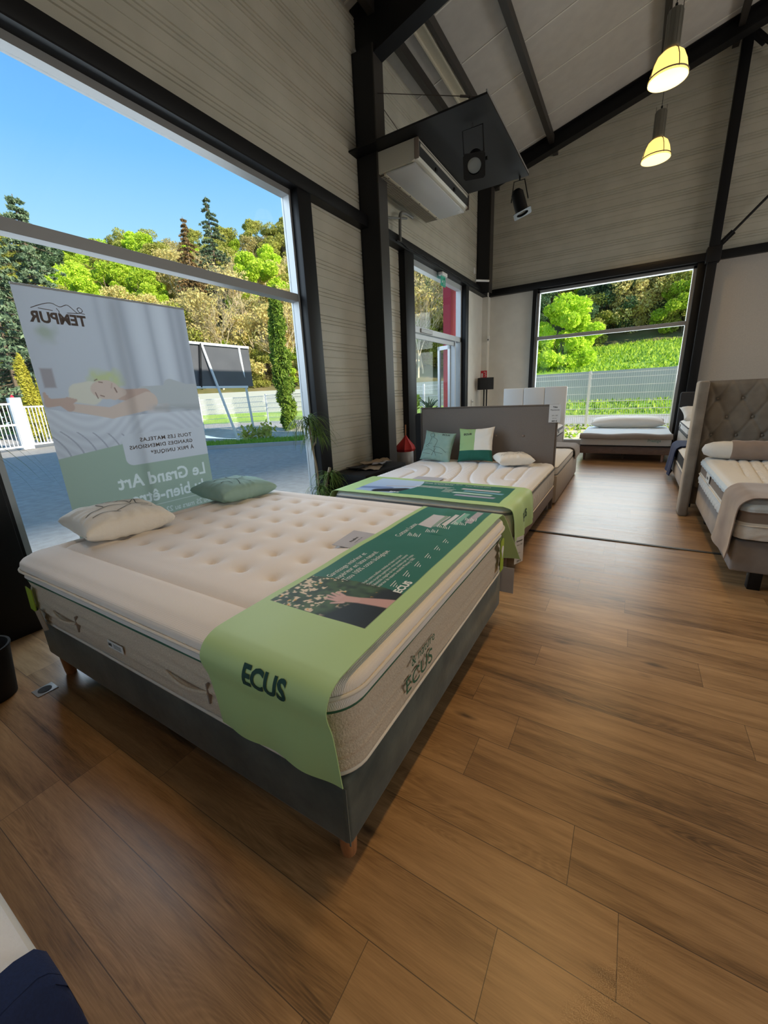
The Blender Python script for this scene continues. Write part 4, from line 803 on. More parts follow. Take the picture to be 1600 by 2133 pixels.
# BED E behind D
bE = thing('bed_base', 'grey tufted velvet bed base behind the winged headboard on the right', 'bed', (1.5, 6.6, 0))
mb = MB(); mb.box(.64, 2.3, 5.56, 7.68, .09, .30, 'greyvelvet', .02, 3); mb.build('box_base', bE, 40)
mb = MB(); mb.tube([(.66, 7.6, .1), (.62, 7.63, .0)], [.016, .01], 'black', 10); mb.build('leg', bE)
for x, y in ((2.2, 7.6), (.7, 5.65), (2.2, 5.65)): leg(x, y, .1, .016, .012, 'black', bE)
prof = [(.478, .0, 'darkfab'), (.47, .006, 'mpipe'), (.462, .006, 'darkfab'), (.40, .008, 'darkfab'), (.33, .008, 'darkfab'), (.31, .004, 'mpipe'), (.302, -.002, 'mpipe')]
mE, ln = mattress('mattress', .65, 2.28, 5.58, 7.64, .50, fine(prof, 2), lambda x, y: -.006*math.exp(-((math.hypot(x-1.2, y-6.6)*9 % 1-.5)/.12)**2), 'whiteq', .06, .03, .03)
tag(mE, 'charcoal sided mattress with white top behind the winged headboard', 'mattress'); piping('piping', ln, .308, .010, .006, 'mpipe', mE); piping('piping', ln, .472, .008, .004, 'mpipe', mE)
cE = Cloth([(.575, .09), (.590, .20), (.603, .33), (.612, .44), (.635, .495), (.70, .515), (1.2, .515), (2.2, .512)], 'xz', 7.02, 7.70, .006, .012, lambda u, t: (t+.10*max(0, .3-u), .012*math.sin(t*16)*max(0, .4-u)*2), 21, .03)
tag(cE.build('throw', 'navy'), 'navy blue throw over the foot of the charcoal mattress', 'throw')
# BED F far right
bF = thing('bed_base', 'beige box bed with dark headboard at the far right by the back window', 'bed', (1.4, 8.6, 0))
mb = MB(); mb.box(.80, 2.2, 7.82, 9.30, .04, .535, 'beigefab', .015); mb.build('box_base', bF, 40)
mb = MB(); mb.box(.755, 2.3, 9.34, 9.44, .0, 1.21, 'darkfab', .03, 3); tag(mb.build('headboard', bF, 40), 'dark charcoal headboard')
for x, y in ((.9, 7.9), (2.1, 7.9), (.9, 9.2), (2.1, 9.2)): mb = MB(); mb.box(x-.03, x+.03, y-.03, y+.03, 0, .05, 'black'); mb.build('leg', bF)
prof = [(.70, .0, 'whiteq'), (.69, .006, 'greypipe'), (.68, .008, 'whiteq'), (.60, .010, 'whiteq'), (.56, .006, 'greypipe'), (.545, -.002, 'greypipe')]
mF, ln = mattress('mattress', .805, 2.2, 7.82, 9.3, .73, prof, lambda x, y: 0, 'whiteq', .07, .04, .06)
tag(mF, 'white mattress with black piping on the beige box bed at far right', 'mattress'); piping('piping', ln, .69, .010, .006, 'darkfab', mF); piping('piping', ln, .553, .008, .006, 'darkfab', mF)
mb = MB(); mb.box(.790, .793, 9.0, 9.12, .60, .66, 'darkfab'); mb.build('care_label', mF, 0)
cushion('pillow', .60, .42, .15, cushM(1.08, 9.12, .84, 10, 30, 0), 'whiteq', 'white pillow on the far right mattress under the dark headboard', 'pillow', seed=13, n=16)
# BED X lower left, cut by the frame
bX = thing('bed_base', 'bed base at the lower left corner of the photo', 'bed base', (-1.7, -.9, 0))
mb = MB(); mb.box(-2.7, -.70, -1.55, .03, .12, .33, 'darkfab', .015); mb.build('box_base', bX, 40)
for x, y in ((-.78, -.06), (-2.6, -.06), (-.78, -1.45), (-2.6, -1.45)): leg(x, y, .13, .03, .025, 'oakleg', bX)
prof = [(.465, .0, 'whiteq'), (.45, .008, 'whiteq'), (.40, .012, 'whiteq'), (.34, .004, 'whiteq')]
mX, ln = mattress('mattress', -2.7, -.725, -1.55, .052, .497, prof, lambda x, y: 0, 'm2top', .07, .045, .03)
tag(mX, 'plain white mattress cut off at the lower left corner', 'mattress')
# navy throw lies over the corner and hangs down the right-hand side of that mattress
mb = MB(); path = catmull([(-.815, .506), (-.79, .508), (-.76, .507), (-.735, .502), (-.712, .485), (-.700, .44), (-.698, .34), (-.696, .15)], 6)
rows = [-1.5+1.53*i/34 for i in range(35)]
for off in (0, .006):
    G = []
    for q, p in enumerate(path):
        row = []
        for y in rows:
            k = max(0, (y+.02)/.05); row.append((p[0]+(off if p[1] < .49 else 0)-.10*max(0, 1-q/12)*max(0, -y)*.6-.012*k*k*(1 if q > 14 else .2)+.004*nz2(q*.2, y*4), y+.012*min(1, q/14)*k, p[1]+(off if p[1] >= .49 else 0)-.006*k))
        row += [(row[-1][0]-(.004 if p[0] > -.72 else 0), .050+off, row[-1][2]-.012), (row[-1][0]-(.010 if p[0] > -.72 else 0), .062+off, row[-1][2]-.04), (row[-1][0]-(.016 if p[0] > -.72 else 0), .066+off, max(.15, row[-1][2]-.12)), (row[-1][0]-(.016 if p[0] > -.72 else 0), .066+off, .15)]
        G.append(row)
    mb.grid(G, 'navy', off > 0)
tag(mb.build('throw', None, 60), 'navy throw over the foot of the white mattress at lower left', 'throw')

# ================================================================== OTHER THINGS
# banner
bn = thing('roll_up_banner', 'tall printed roll-up banner seen from behind, standing before the large window', 'banner', (-2.98, 1.57, 0))
def banf(u, z, off=0.0): return (-3.0+.04*u+off, 1.07+1.0*u, z)
nu_, nv_ = 380, 760; U, V = np.meshgrid(np.linspace(0, 1.01, nu_+1), np.linspace(.08, 2.1, nv_+1)); Uf, Vf = U.ravel(), V.ravel()
c = np.tile(np.array([.36, .365, .385]), (len(Uf), 1))
for x0, w, k in ((.42, .02, -.05), (.56, .03, -.09), (.66, .05, .05), (.74, .02, -.07), (.82, .05, .06), (.90, .025, -.08), (.97, .04, -.10)): c += (k*np.exp(-((Uf+.02*(Vf-1.6)-x0)/w)**2)*(Vf > 1.3))[:, None]
c = blend(c, np.hypot(Uf-.10, Vf-1.86)-.045+.05*(foliage_noise(Uf, Vf, 30, 3)-.5), (.27, .29, .24), .03)
c = blend(c, np.hypot((Uf-.36)*.6, Vf-1.60)-.05+.05*(foliage_noise(Uf, Vf, 30, 4)-.5), (.36, .38, .20), .03)
c = blend(c, np.maximum(abs(Uf-.06)-.03, abs(Vf-1.605)-.055), (.25, .22, .22), .006)
mt = Vf-(1.434-.075*np.sin(np.clip(Uf/.55, 0, 1)*1.9)+.02*np.clip(Uf-.5, 0, 1)); wav = np.sin(95*Vf+14*np.sin(Uf*7))*.5+.5
mc = np.stack([.40+.05*wav, .40+.05*wav, .415+.05*wav], -1)*(1-.12*np.clip(-mt*3, 0, 1))[:, None]
lowq = Vf < 1.30-.14*Uf+.0; wv2 = np.abs(np.sin(42*(Uf+.9*(Vf-1.1)**2*3))); mc[(lowq) & (wv2 < .22)] = (.27, .27, .29)
c = np.where((mt < 0)[:, None], mc, c)
sk = (.44, .34, .28); skd = (.37, .26, .21); hair = (.46, .42, .34); top = (.33, .33, .32)
c = blend(c, caps(Uf, Vf, (.60, 1.50), (.99, 1.47), .055, .10), top, .003); c = blend(c, caps(Uf, Vf, (.80, 1.55), (.99, 1.49), .055, .055), top, .003)
c = blend(c, caps(Uf, Vf, (.44, 1.50), (.60, 1.49), .035, .05), skd, .003)
c = blend(c, caps(Uf, Vf, (.20, 1.52), (.27, 1.52), .055, .068), hair, .004); c = blend(c, caps(Uf, Vf, (.17, 1.49), (.26, 1.50), .03, .06), hair, .006)
c = blend(c, np.hypot((Uf-.355)/1.45, Vf-1.535)-.060, sk, .003); c = blend(c, caps(Uf, Vf, (.40, 1.515), (.455, 1.518), .048, .026), sk, .003); c = blend(c, caps(Uf, Vf, (.375, 1.555), (.395, 1.575), .014, .008), sk, .002)
for a, b, r in (((.318, 1.500), (.338, 1.492), .003), ((.325, 1.583), (.345, 1.580), .003), ((.292, 1.517), (.300, 1.482), .003), ((.302, 1.592), (.318, 1.600), .003), ((.412, 1.545), (.420, 1.518), .004)): c = blend(c, caps(Uf, Vf, a, b, r, r), (.16, .10, .08), .002)
c = blend(c, caps(Uf, Vf, (.40, 1.572), (.392, 1.545), .004, .003), skd, .003)
c = blend(c, caps(Uf, Vf, (.62, 1.455), (.36, 1.385), .062, .036), sk, .003); c = blend(c, caps(Uf, Vf, (.36, 1.385), (.13, 1.435), .036, .024), sk, .003)
c = blend(c, caps(Uf, Vf, (.13, 1.435), (.10, 1.455), .028, .020), skd, .003)
for k in range(4): c = blend(c, caps(Uf, Vf, (.10+.012*k, 1.455), (.13+.014*k, 1.487-.004*k), .010, .008), skd, .003)
c = blend(c, caps(Uf, Vf, (.14, 1.47), (.03, 1.462), .020, .024), skd, .003)
for k in range(4): c = blend(c, caps(Uf, Vf, (.02, 1.448+.016*k), (.045-.008*k, 1.47+.016*k), .010, .008), skd, .003)
c = blend(c, caps(Uf, Vf, (.62, 1.40), (.74, 1.40), .02, .02)*1.0, (.40, .33, .29), .02)
c = blend(c, caps(Uf, Vf, (.66, 1.40), (.99, 1.39), .012, .018), (.27, .27, .265), .02)
gz = 1.127+.05*np.clip(Uf/.4, 0, 1); c = blend(c, Vf-gz, (.245, .30, .235), .002)
bx = np.maximum(np.maximum(.382-Uf, Uf-1.2), np.maximum(1.02-Vf, Vf-1.238)); qx = np.clip(.43-Uf, 0, 1); qz = np.clip(abs(Vf-1.129)-.06, 0, 1); bx = np.where((Uf < .43) & (abs(Vf-1.129) > .06), np.hypot(qx, qz)-.048, bx); c = blend(c, bx, (.42, .42, .43), .002)
c = blend(c, np.maximum(np.maximum(.464-Uf, Uf-1.0), abs(Vf-.706)-.0015), (.48, .51, .47), .001)
def print_text(c, txt, size, ur, z, col, bold=0, sx=1.0):
    q = MB(); q.text(txt, size, lambda a, b: (ur-a, z+b, 0), 'ink', bold, sx=sx); du = 1.01/nu_; dv = 2.02/nv_; P = np.array(q.v); C2 = c.reshape(nv_+1, nu_+1, 3)
    for f in q.f:
        for k in range(1, len(f)-1):
            A, B, D = P[f[0]][:2], P[f[k]][:2], P[f[k+1]][:2]; lo = np.minimum(np.minimum(A, B), D); hi = np.maximum(np.maximum(A, B), D)
            i0, i1 = int(lo[0]/du), int(hi[0]/du)+1; j0, j1 = int((lo[1]-.08)/dv), int((hi[1]-.08)/dv)+1
            if i1 < 0 or j1 < 0 or i0 > nu_ or j0 > nv_: continue
            uu, vv = np.meshgrid(np.arange(max(0, i0), min(nu_, i1)+1), np.arange(max(0, j0), min(nv_, j1)+1)); x = uu*du; y = vv*dv+.08
            cr_ = lambda p, r_: (r_[0]-p[0])*(y-p[1])-(r_[1]-p[1])*(x-p[0]); a, b, d_ = cr_(A, B), cr_(B, D), cr_(D, A); m = ((a >= 0) & (b >= 0) & (d_ >= 0)) | ((a <= 0) & (b <= 0) & (d_ <= 0)); C2[vv[m], uu[m]] = col
    return C2.reshape(-1, 3)
c = print_text(c, 'Le Grand Art', .128, .965, .868, (.50, .53, .50), .003, .95); c = print_text(c, 'du bien-être', .128, .965, .738, (.50, .53, .50), .003, .95); c = print_text(c, 'Du 25 mars au 22 avril', .058, .965, .632, (.45, .48, .45), .0005, .9)
mb = MB(); vs = [banf(u, v) for u, v in zip(Uf, Vf)]; fs = [(i*(nu_+1)+j, i*(nu_+1)+j+1, (i+1)*(nu_+1)+j+1, (i+1)*(nu_+1)+j) for i in range(nv_) for j in range(nu_)]
mb.add(vs, fs, 'banner'); o = mb.build('printed_film', bn, 0)
at = o.data.color_attributes.new('print', 'FLOAT_COLOR', 'POINT'); cc = np.ones((len(Uf), 4), np.float32); cc[:, :3] = np.clip(c*.78, 0, 1); at.data.foreach_set('color', cc.ravel())
mb = MB(); BT = lambda ur, z: (lambda a, b: banf(ur-a, z+b, .0015))
mb.text('TEMPUR', .082, BT(.334, 1.915), 'bannertxt', .003, sx=.93); mb.build('logo_lettering', bn, 0); mb = MB()
for L in ([(.336, 1.984), (.31, 1.99), (.30, 2.01), (.315, 2.018), (.326, 2.00), (.30, 1.985), (.28, 2.0), (.25, 2.025), (.21, 2.01), (.17, 2.025), (.12, 2.012), (.065, 1.987)], [(.19, 2.0), (.20, 1.985), (.20, 1.975)], [(.30, 1.985), (.24, 1.98)], [(.17, 1.985), (.10, 1.99)]): mb.ribbon(squig(L, 6), .004, lambda a, b: banf(a, b, .0015), 'bannertxt')
mb.build('logo_line_drawing', bn, 0); mb = MB(); mb.text('TOUS LES MATELAS', .037, BT(.895, 1.178), 'bannertxt', .0007, sx=1.12, spacing=1.1); mb.build('offer_lettering', bn, 0); mb = MB(); mb.text('GRANDES DIMENSIONS', .037, BT(.895, 1.130), 'bannertxt', .0007, sx=1.12, spacing=1.1); mb.build('offer_lettering', bn, 0); mb = MB(); mb.text('À PRIX UNIQUE*', .037, BT(.895, 1.080), 'bannertxt', .0007, sx=1.12, spacing=1.1)
mb.build('offer_lettering', bn, 0)
mb = MB(); mb.box(-3.05, -2.93, 1.05, 2.10, 0, .085, 'alulight', .01); mb.build('base_case', bn); mb = MB(); mb.tube([(-3.02, 1.575, .08), (-3.02, 1.575, 2.1)], .008, 'alulight', 8); mb.build('pole', bn)
mb = MB(); mb.tube([banf(0, 2.103), banf(1.01, 2.103)], .006, 'alulight', 8); mb.build('top_rail', bn)
# window sun sticker-free glass; dracaena plants
def blade(mb, base, d, L, droop, w, m):
    p = Vector(base); d = Vector(d).normalized(); pts = []; k = 7
    for i in range(k+1):
        if XL-.3 < base[0] < 0: p.x = max(p.x, XL+.13)
        pts.append(p.copy()); p = p+d*(L/k); d = (d+Vector((0, 0, -droop/k))).normalized()
    vs = []
    for i, q in enumerate(pts):
        t = (pts[min(i+1, k)]-pts[max(i-1, 0)]).normalized(); s = t.cross(Vector((0, 0, 1))); s = s.normalized() if s.length > 1e-3 else Vector((1, 0, 0)); ww = w*(1-(i/k)**2)*.5+.0003; vs += [q+s*ww, q-s*ww]
    mb.add(vs, [(2*i, 2*i+1, 2*i+3, 2*i+2) for i in range(k)], m)
def rosette(c, n, L, droop, w, seed, zmin=-.1):
    mb = MB(); r = random.Random(seed)
    for i in range(n):
        a = r.uniform(0, 2*PI); e = r.uniform(zmin, 1.1); blade(mb, (c[0], c[1], c[2]+r.uniform(-.06, .03)), (math.cos(a), math.sin(a), e), L*r.uniform(.7, 1.15), droop*r.uniform(.8, 1.3), w, 'drac')
    return mb
pl = thing('dracaena_plant', 'potted dracaena with two cane stems and drooping leaves beside the big window', 'plant', (-3.12, 3.62, 0))
mb = MB(); mb.lathe([(.11, 0), (.14, .22), (.15, .24), (.13, .24), (.12, .22), (0, .22)], (-3.12, 3.62, 0), 'whitep', 24); mb.build('pot', pl)
mb = MB(); mb.tube(catmull([(-3.14, 3.62, .2), (-3.13, 3.61, .6), (-3.14, 3.57, .9), (-3.13, 3.55, 1.16)], 5), .011, 'stemb', 8); mb.tube([(-3.14, 3.58, .86), (-3.10, 3.60, .93), (-3.09, 3.60, 1.02)], .009, 'stemb', 8); mb.build('stem', pl)
mb = MB(); mb.tube(catmull([(-3.10, 3.66, .2), (-3.09, 3.72, .42), (-3.07, 3.78, .60)], 5), [.016]*6+[.018]*5, 'stemb', 8); mb.build('stem', pl)
rosette((-3.13, 3.55, 1.17), 95, .40, 2.6, .013, 1).build('leaves', pl, 0); rosette((-3.09, 3.60, 1.03), 40, .36, 2.6, .012, 2).build('leaves', pl, 0); rosette((-3.07, 3.76, .50), 80, .33, 2.6, .012, 3).build('leaves', pl, 0); rosette((-3.1, 3.60, .36), 60, .30, 2.4, .012, 4).build('leaves', pl, 0)
pl = thing('dracaena_plant', 'palm leaves reaching in at the left edge of the photo before the window', 'plant', (-2.85, .42, 0))
mb = MB(); mb.lathe([(.12, 0), (.15, .26), (.16, .28), (.13, .28), (.12, .25), (0, .25)], (-3.12, .30, 0), 'blackmatt', 24); mb.build('pot', pl)
mb = MB(); mb.tube([(-3.12, .30, .25), (-3.1, .32, .8), (-3.06, .36, 1.48)], .014, 'stemb', 8); mb.build('stem', pl)
mb = rosette((-3.06, .36, 1.50), 30, .45, 1.6, .014, 8)
for d, L, dr in (((-.1, 1, .28), .66, .1), ((.1, 1, .0), .84, 1.9), ((-.1, 1, -.1), .80, 1.6), ((.2, 1, .1), .95, 2.4), ((0, 1, -.3), .72, 1.2), ((.1, 1, -.25), .80, 1.8)): blade(mb, (-3.06, .40, 1.46), d, L, dr, .018, 'drac')
mb.build('leaves', pl, 0)
# bench with papers
bch = thing('bench', 'low black bench against the cladding between window post and column', 'bench', (-3.05, 4.7, 0))
mb = MB(); mb.box(-3.34, -2.78, 4.12, 5.20, .36, .445, 'blackmatt', .012); mb.build('seat', bch)
for x, y in ((-3.3, 4.17), (-2.83, 4.17), (-3.3, 5.14), (-2.83, 5.14)): mb = MB(); mb.box(x-.02, x+.02, y-.02, y+.02, 0, .37, 'black'); mb.build('leg', bch)
mb = MB(); mb.box(-3.32, -2.8, 4.14, 5.18, .2, .36, 'blackmatt'); mb.build('apron', bch)
mb = MB(); mb.box(-2.775, -2.772, 4.16, 4.27, .24, .40, 'paper'); mb.text('A', .07, lambda a, b: (-2.770, 4.19+a, .30+b), 'greypipe', .001); tag(mb.build('notice', None, 0), 'small white leaflet on the near end of the black bench', 'leaflet')
pap = [((-3.02, 4.62, .447), 20, .30, .42, 'kraft', 'open newspaper sheet lying at the front of the black bench'), ((-3.13, 4.80, .475), -30, .22, .31, 'kraft', 'crumpled brown paper sheet standing on the black bench'), ((-2.97, 4.84, .47), 8, .20, .28, 'greypaper', 'pale printed sheet on top of the papers on the bench'), ((-3.10, 5.02, .46), 40, .24, .3, 'kraft', 'folded brown paper at the column end of the bench'), ((-3.16, 4.50, .447), -12, .30, .22, 'darkfab', 'dark folded magazine at the window end of the bench')]
for i, (p, rz, w, h, m_, lb) in enumerate(pap):
    mb = MB(); M = Matrix.Translation(p) @ Matrix.Rotation(R_(rz), 4, 'Z'); P = [[M @ Vector((-w/2+w*a/10, -h/2+h*b/10, .012+.03*abs(nz2(a*.25, b*.25, 1, i*3))+.014*i*.5*(a/10))) for a in range(11)] for b in range(11)]; mb.grid(P, m_)
    mb.grid([[q-Vector((0, 0, .004)) for q in r] for r in P], m_, True); tag(mb.build('paper_sheet', None, 30), lb, 'paper')
# umbrella stand + umbrella
st = MB(); st.lathe([(.15, 0), (.155, .02), (.155, .50), (.15, .505), (.145, .50), (.145, .02), (0, .02)], (-3.16, 5.86, 0), 'alu', 32); tag(st.build('umbrella_stand', None, 50), 'grey metal umbrella stand between the steel column and entrance door', 'umbrella stand')
um = thing('umbrella', 'folded red umbrella standing in the grey metal stand', 'umbrella', (-3.16, 5.86, .03))
mb = MB(); pf = [(.012, .1), (.05, .40), (.115, .50), (.135, .54), (.115, .60), (.07, .66), (.03, .72), (.012, .76)]; n = 16; vs = []; fs = []
for i, (r, z) in enumerate(pf):
    for j in range(n): t = 2*PI*j/n; rr = r*(1+.25*(j % 2)); vs.append((-3.15+rr*math.cos(t)+.05*(z-.4), 5.88+rr*math.sin(t)+(.05 if z < .65 else .0)*0, z))
for i in range(len(pf)-1):
    for j in range(n): fs.append((i*n+j, i*n+(j+1) % n, (i+1)*n+(j+1) % n, (i+1)*n+j))
mb.add(vs, fs, 'redcloth'); mb.build('canopy', um, 40); mb = MB(); mb.tube([(-3.17, 5.88, .05), (-3.135, 5.88, .74)], .006, 'oakleg', 8); mb.tube([(-3.135, 5.88, .74), (-3.13, 5.88, .93)], .012, 'oakleg', 10); mb.build('handle', um)
# waste bin, floor socket
mb = MB(); mb.lathe([(.095, 0), (.10, .005), (.128, .27), (.134, .275), (.134, .285), (.124, .285), (.122, .27), (.094, .012), (0, .012)], (-2.69, .40, 0), 'blackmatt', 36); tag(mb.build('waste_bin', None, 50), 'black round waste bin on the floor at the left edge', 'bin')
fs_ = thing('floor_socket', 'metal floor socket plate set in the oak planks near the waste bin', 'socket', (-2.50, .56, 0))
mb = MB(); mb.box(-2.55, -2.465, .515, .605, .0, .004, 'alu', .0015); mb.build('plate', fs_); mb = MB(); mb.lathe([(0, 0), (.028, 0), (.03, .002), (.024, .003), (0, .001)], (-2.507, .56, .004), 'blackmatt', 24); mb.build('socket_ring', fs_)
# floor lamp in corner
lp = thing('floor_lamp', 'floor lamp with black rectangular shade in the far left corner', 'lamp', (-3.14, 10.12, 0))
mb = MB(); M = Matrix.Translation((-3.13, 10.12, 0)) @ Matrix.Rotation(R_(35), 4, 'Z')
mb.box(-.17, .17, -.10, .10, 1.42, 1.70, 'blackmatt', .003, M=M); mb.build('lamp_shade', lp); mb = MB()
for k in (-.035, .035): mb.box(k-.014, k+.014, -.014, .014, .02, 1.42, 'black', .002, M=M)
mb.build('pole', lp); mb = MB(); mb.box(-.13, .13, -.09, .09, 0, .025, 'black', .004, M=M); mb.build('base', lp)
# fire sign, detector, exit sign, small wall fittings
mb = MB(); mb.box(-3.225, -3.219, 10.50, 10.51, 1.0, 1.01, 'red'); mb = MB()
mb.box(-3.375, -3.215, 10.484, 10.492, 1.70, 1.88, 'red', .002); mb.box(-3.355, -3.315, 10.481, 10.485, 1.72, 1.82, 'whitep', .008); mb.tube([(-3.29, 10.482, 1.84), (-3.26, 10.482, 1.85), (-3.24, 10.482, 1.82), (-3.26, 10.482, 1.79), (-3.24, 10.482, 1.76), (-3.26, 10.482, 1.73)], .006, 'whitep', 6)
tag(mb.build('fire_sign', None), 'red fire equipment sign on the corner pier above the lamp', 'sign')
dt = thing('motion_detector', 'small white motion detector on the corner pier at the left of the back window', 'detector', (-3.19, 10.48, 2.6)); mb = MB(); mb.box(-3.225, -3.165, 10.45, 10.50, 2.56, 2.68, 'whitep', .015, 3); mb.build('body', dt); mb = MB(); mb.box(-3.21, -3.18, 10.444, 10.452, 2.58, 2.61, 'greypipe', .003); mb.build('sensor_window', dt)
mb = MB(); mb.box(XL, XL+.03, 9.80, 9.86, 3.93, 4.06, 'whitep', .008); tag(mb.build('wall_sensor', None), 'tiny white box high on the cladding beside the corner column', 'sensor')
mb = MB(); mb.tube([(XL+.14, 9.55, 3.73), (XL+.30, 10.0, 3.78)], .022, 'whitep', 10); tag(mb.build('tube_light', None), 'short white tube fitting on the rail at the far left corner', 'light fitting')
ex = thing('exit_sign', 'small green exit sign hanging above the entrance door', 'sign', (XL+.09, 7.86, 3.38)); mb = MB(); mb.box(XL+.04, XL+.13, 7.74, 7.98, 3.49, 3.55, 'whitep', .008); mb.build('housing', ex)
mb = MB(); mb.box(XL+.085, XL+.09, 7.75, 7.97, 3.32, 3.49, 'greensign'); mb.poly([(XL+.091, 7.80, 3.43), (XL+.091, 7.80, 3.37), (XL+.091, 7.85, 3.40)], 'whitep'); mb.lathe([(0, 0), (.012, 0)], (0, 0, 0), 'whitep', 12, M=Matrix.Translation((XL+.092, 7.90, 3.45)) @ Matrix.Rotation(R_(90), 4, 'Y')); mb.box(XL+.0905, XL+.092, 7.885, 7.905, 3.35, 3.43, 'whitep'); mb.build('panel', ex, 0)
# cable along the rail
mb = MB(); pts = [(XL+.135, 6.0+i*.18, 3.60+.03*nz2(i*.7, 0, 1)) for i in range(22)]; mb.tube(catmull(pts, 4), .011, 'blackmatt', 6); tag(mb.build('cable', None), 'black cable running along the rail above the entrance', 'cable')

# shelf with air conditioner, spotlights, wires
sh = thing('steel_shelf', 'black steel shelf plate bracketed to the column high on the left wall', 'shelf', (-2.5, 6.0, 4.34))
mb = MB(); mb.box(XL, -1.62, 5.05, 7.04, 4.342, 4.362, 'black'); mb.build('plate', sh, 20); mb = MB(); mb.box(-1.632, -1.62, 5.05, 7.04, 4.362, 4.385, 'alu'); mb.build('edge_strip', sh)
for a, b in (((-3.07, 5.30, 4.95), (-1.75, 5.09, 4.38)), ((-3.07, 5.42, 4.86), (-2.9, 6.95, 4.38))): mb = MB(); mb.tube([a, b], .004, 'wire', 6); mb.tube([tuple(Vector(a).lerp(Vector(b), .86)), tuple(Vector(a).lerp(Vector(b), .95))], .012, 'wire', 8); mb.build('stay_wire', sh)
ac = thing('air_conditioner', 'white ceiling-type air conditioner slung under the black shelf plate', 'air conditioner', (-2.9, 6.1, 4.1))
mb = MB(); X0a, X1a, Ya, Yb = -3.26, -2.50, 5.25, 7.02
sec = [(X0a, 4.335), (X0a, 4.17), (X0a+.05, 4.105), (X1a-.10, 4.115), (X1a-.045, 4.135), (X1a-.02, 4.16)]; sec2 = [(X1a-.005, 4.30), (X1a-.02, 4.335)]
full = sec+sec2; n = len(full)
vs = [(x, y, z) for y in (Ya, Yb) for x, z in full]; mats_ = []
fs = [tuple(range(n)), tuple(range(2*n-1, n-1, -1))]; mb.add(vs, fs, 'ivory')
for i in range(n-1):
    m_ = 'ivory' if i != 5 else 'acdark'; mb.add([(full[i][0], Ya, full[i][1]), (full[i+1][0], Ya, full[i+1][1]), (full[i+1][0], Yb, full[i+1][1]), (full[i][0], Yb, full[i][1])], [(3, 2, 1, 0)], m_)
body = mb.build('housing', ac, 20)
mb = MB(); mb.box(X1a-.475, X1a-.065, Ya+.03, Yb-.03, 4.088, 4.108, 'acpanel', .004); mb.box(X1a-.13, X1a-.09, Yb-.16, Yb-.07, 4.085, 4.09, 'whitep'); mb.build('front_panel', ac)
mb = MB(); mb.box(X0a+.045, X1a-.50, Ya+.04, Yb-.04, 4.090, 4.104, 'acgrille')
for k in range(44): y = Ya+.05+k*.0385; mb.box(X0a+.05, X1a-.51, y, y+.014, 4.086, 4.093, 'acbar')
for k in range(6): x = X0a+.06+k*.035; mb.box(x, x+.006, Ya+.05, Yb-.05, 4.089, 4.0935, 'acbar')
mb.build('intake_grille', ac, 0)
mb = MB(); mb.box(X0a+.25, X1a-.478, Ya+.03, Yb-.03, 4.085, 4.108, 'cream_steel', .003)
for k in range(6): mb.lathe([(.008, 0), (.008, .006)], (X0a+.27, Ya+.12+k*.3, 4.080), 'blackmatt', 8)
mb.build('latch_strip', ac)
mb = MB(); mb.beam((X1a-.012, Ya+.06, 4.285), (X1a-.012, Yb-.06, 4.285), .012, .05, 'ivory')
for y in (5.75, 6.4): mb.box(X1a-.03, X1a+.004, y, y+.06, 4.17, 4.21, 'blackmatt', .005)
mb.build('louvre', ac)
for y in (Ya-.006, Yb-.004): mb = MB(); mb.box(X1a-.06, X1a-.0, y, y+.01, 4.12, 4.33, 'brownband', .01); mb.build('end_cap', ac)
mb = MB(); mb.tube(catmull([(-3.25, 6.55, 4.05), (-3.24, 6.30, 4.03), (-3.24, 6.14, 3.98), (-3.23, 6.09, 3.85), (-3.23, 6.08, 3.6)], 6), .022, 'pipe', 10); mb.tube([(-3.2, 5.5, 3.74), (-3.25, 6.35, 3.98)], .014, 'pipe', 8); tag(mb.build('drain_pipe', None), 'dark grey pipe bending down from the air conditioner to the rail', 'pipe')
def spot(loc, Maim, label, hy=.30):
    sp_ = thing('spotlight', label, 'spotlight', loc); M = Matrix.Translation(loc) @ Maim
    mb = MB(); mb.lathe([(.0, -.17), (.05, -.165), (.085, -.12), (.088, .0), (.088, .13), (.094, .135), (.094, .155), (.08, .155)], (0, 0, 0), 'black', 28, M=M, cap=False); mb.build('can', sp_)
    mb = MB(); mb.lathe([(0, .128), (.078, .13)], (0, 0, 0), 'lens', 28, M=M, cap=False); mb.build('lens', sp_)
    mb = MB()
    vs = []; k = 32
    for zz in (.155, .161):
        for i in range(k):
            t = 2*PI*(i+.5)/k; c_, s_ = math.cos(t), math.sin(t); q = .125/max(abs(c_), abs(s_)); vs += [M @ Vector((.082*c_, .082*s_, zz)), M @ Vector((q*c_, q*s_, zz))]
    fs = []
    for i in range(k):
        a, b = 2*i, 2*((i+1) % k); fs += [(a, a+1, b+1, b), (2*k+a, 2*k+b, 2*k+b+1, 2*k+a+1), (a+1, 2*k+a+1, 2*k+b+1, b+1), (a, b, 2*k+b, 2*k+a)]
    mb.add(vs, fs, 'black'); mb.build('filter_frame', sp_, 0)
    return sp_, M
s1, M = spot((-1.90, 5.52, 4.02), Vector((.20, -.72, -.62)).to_track_quat('Z', 'X').to_matrix().to_4x4(), 'black spotlight aimed at the camera, nearer of two under the shelf')
mb = MB(); mb.tube([(-2.02, 5.50, 4.00), (-2.02, 5.42, 4.30), (-1.78, 5.42, 4.30), (-1.78, 5.50, 4.00)], .008, 'black', 6); mb.tube([(-1.9, 5.42, 4.30), (-1.9, 5.42, 4.345)], .012, 'chrome', 8); mb.lathe([(.02, 0), (.02, .03)], (-1.77, 5.5, 4.0), 'black', 10, M=Matrix.Rotation(R_(90), 4, 'Y')); mb.build('yoke', s1)
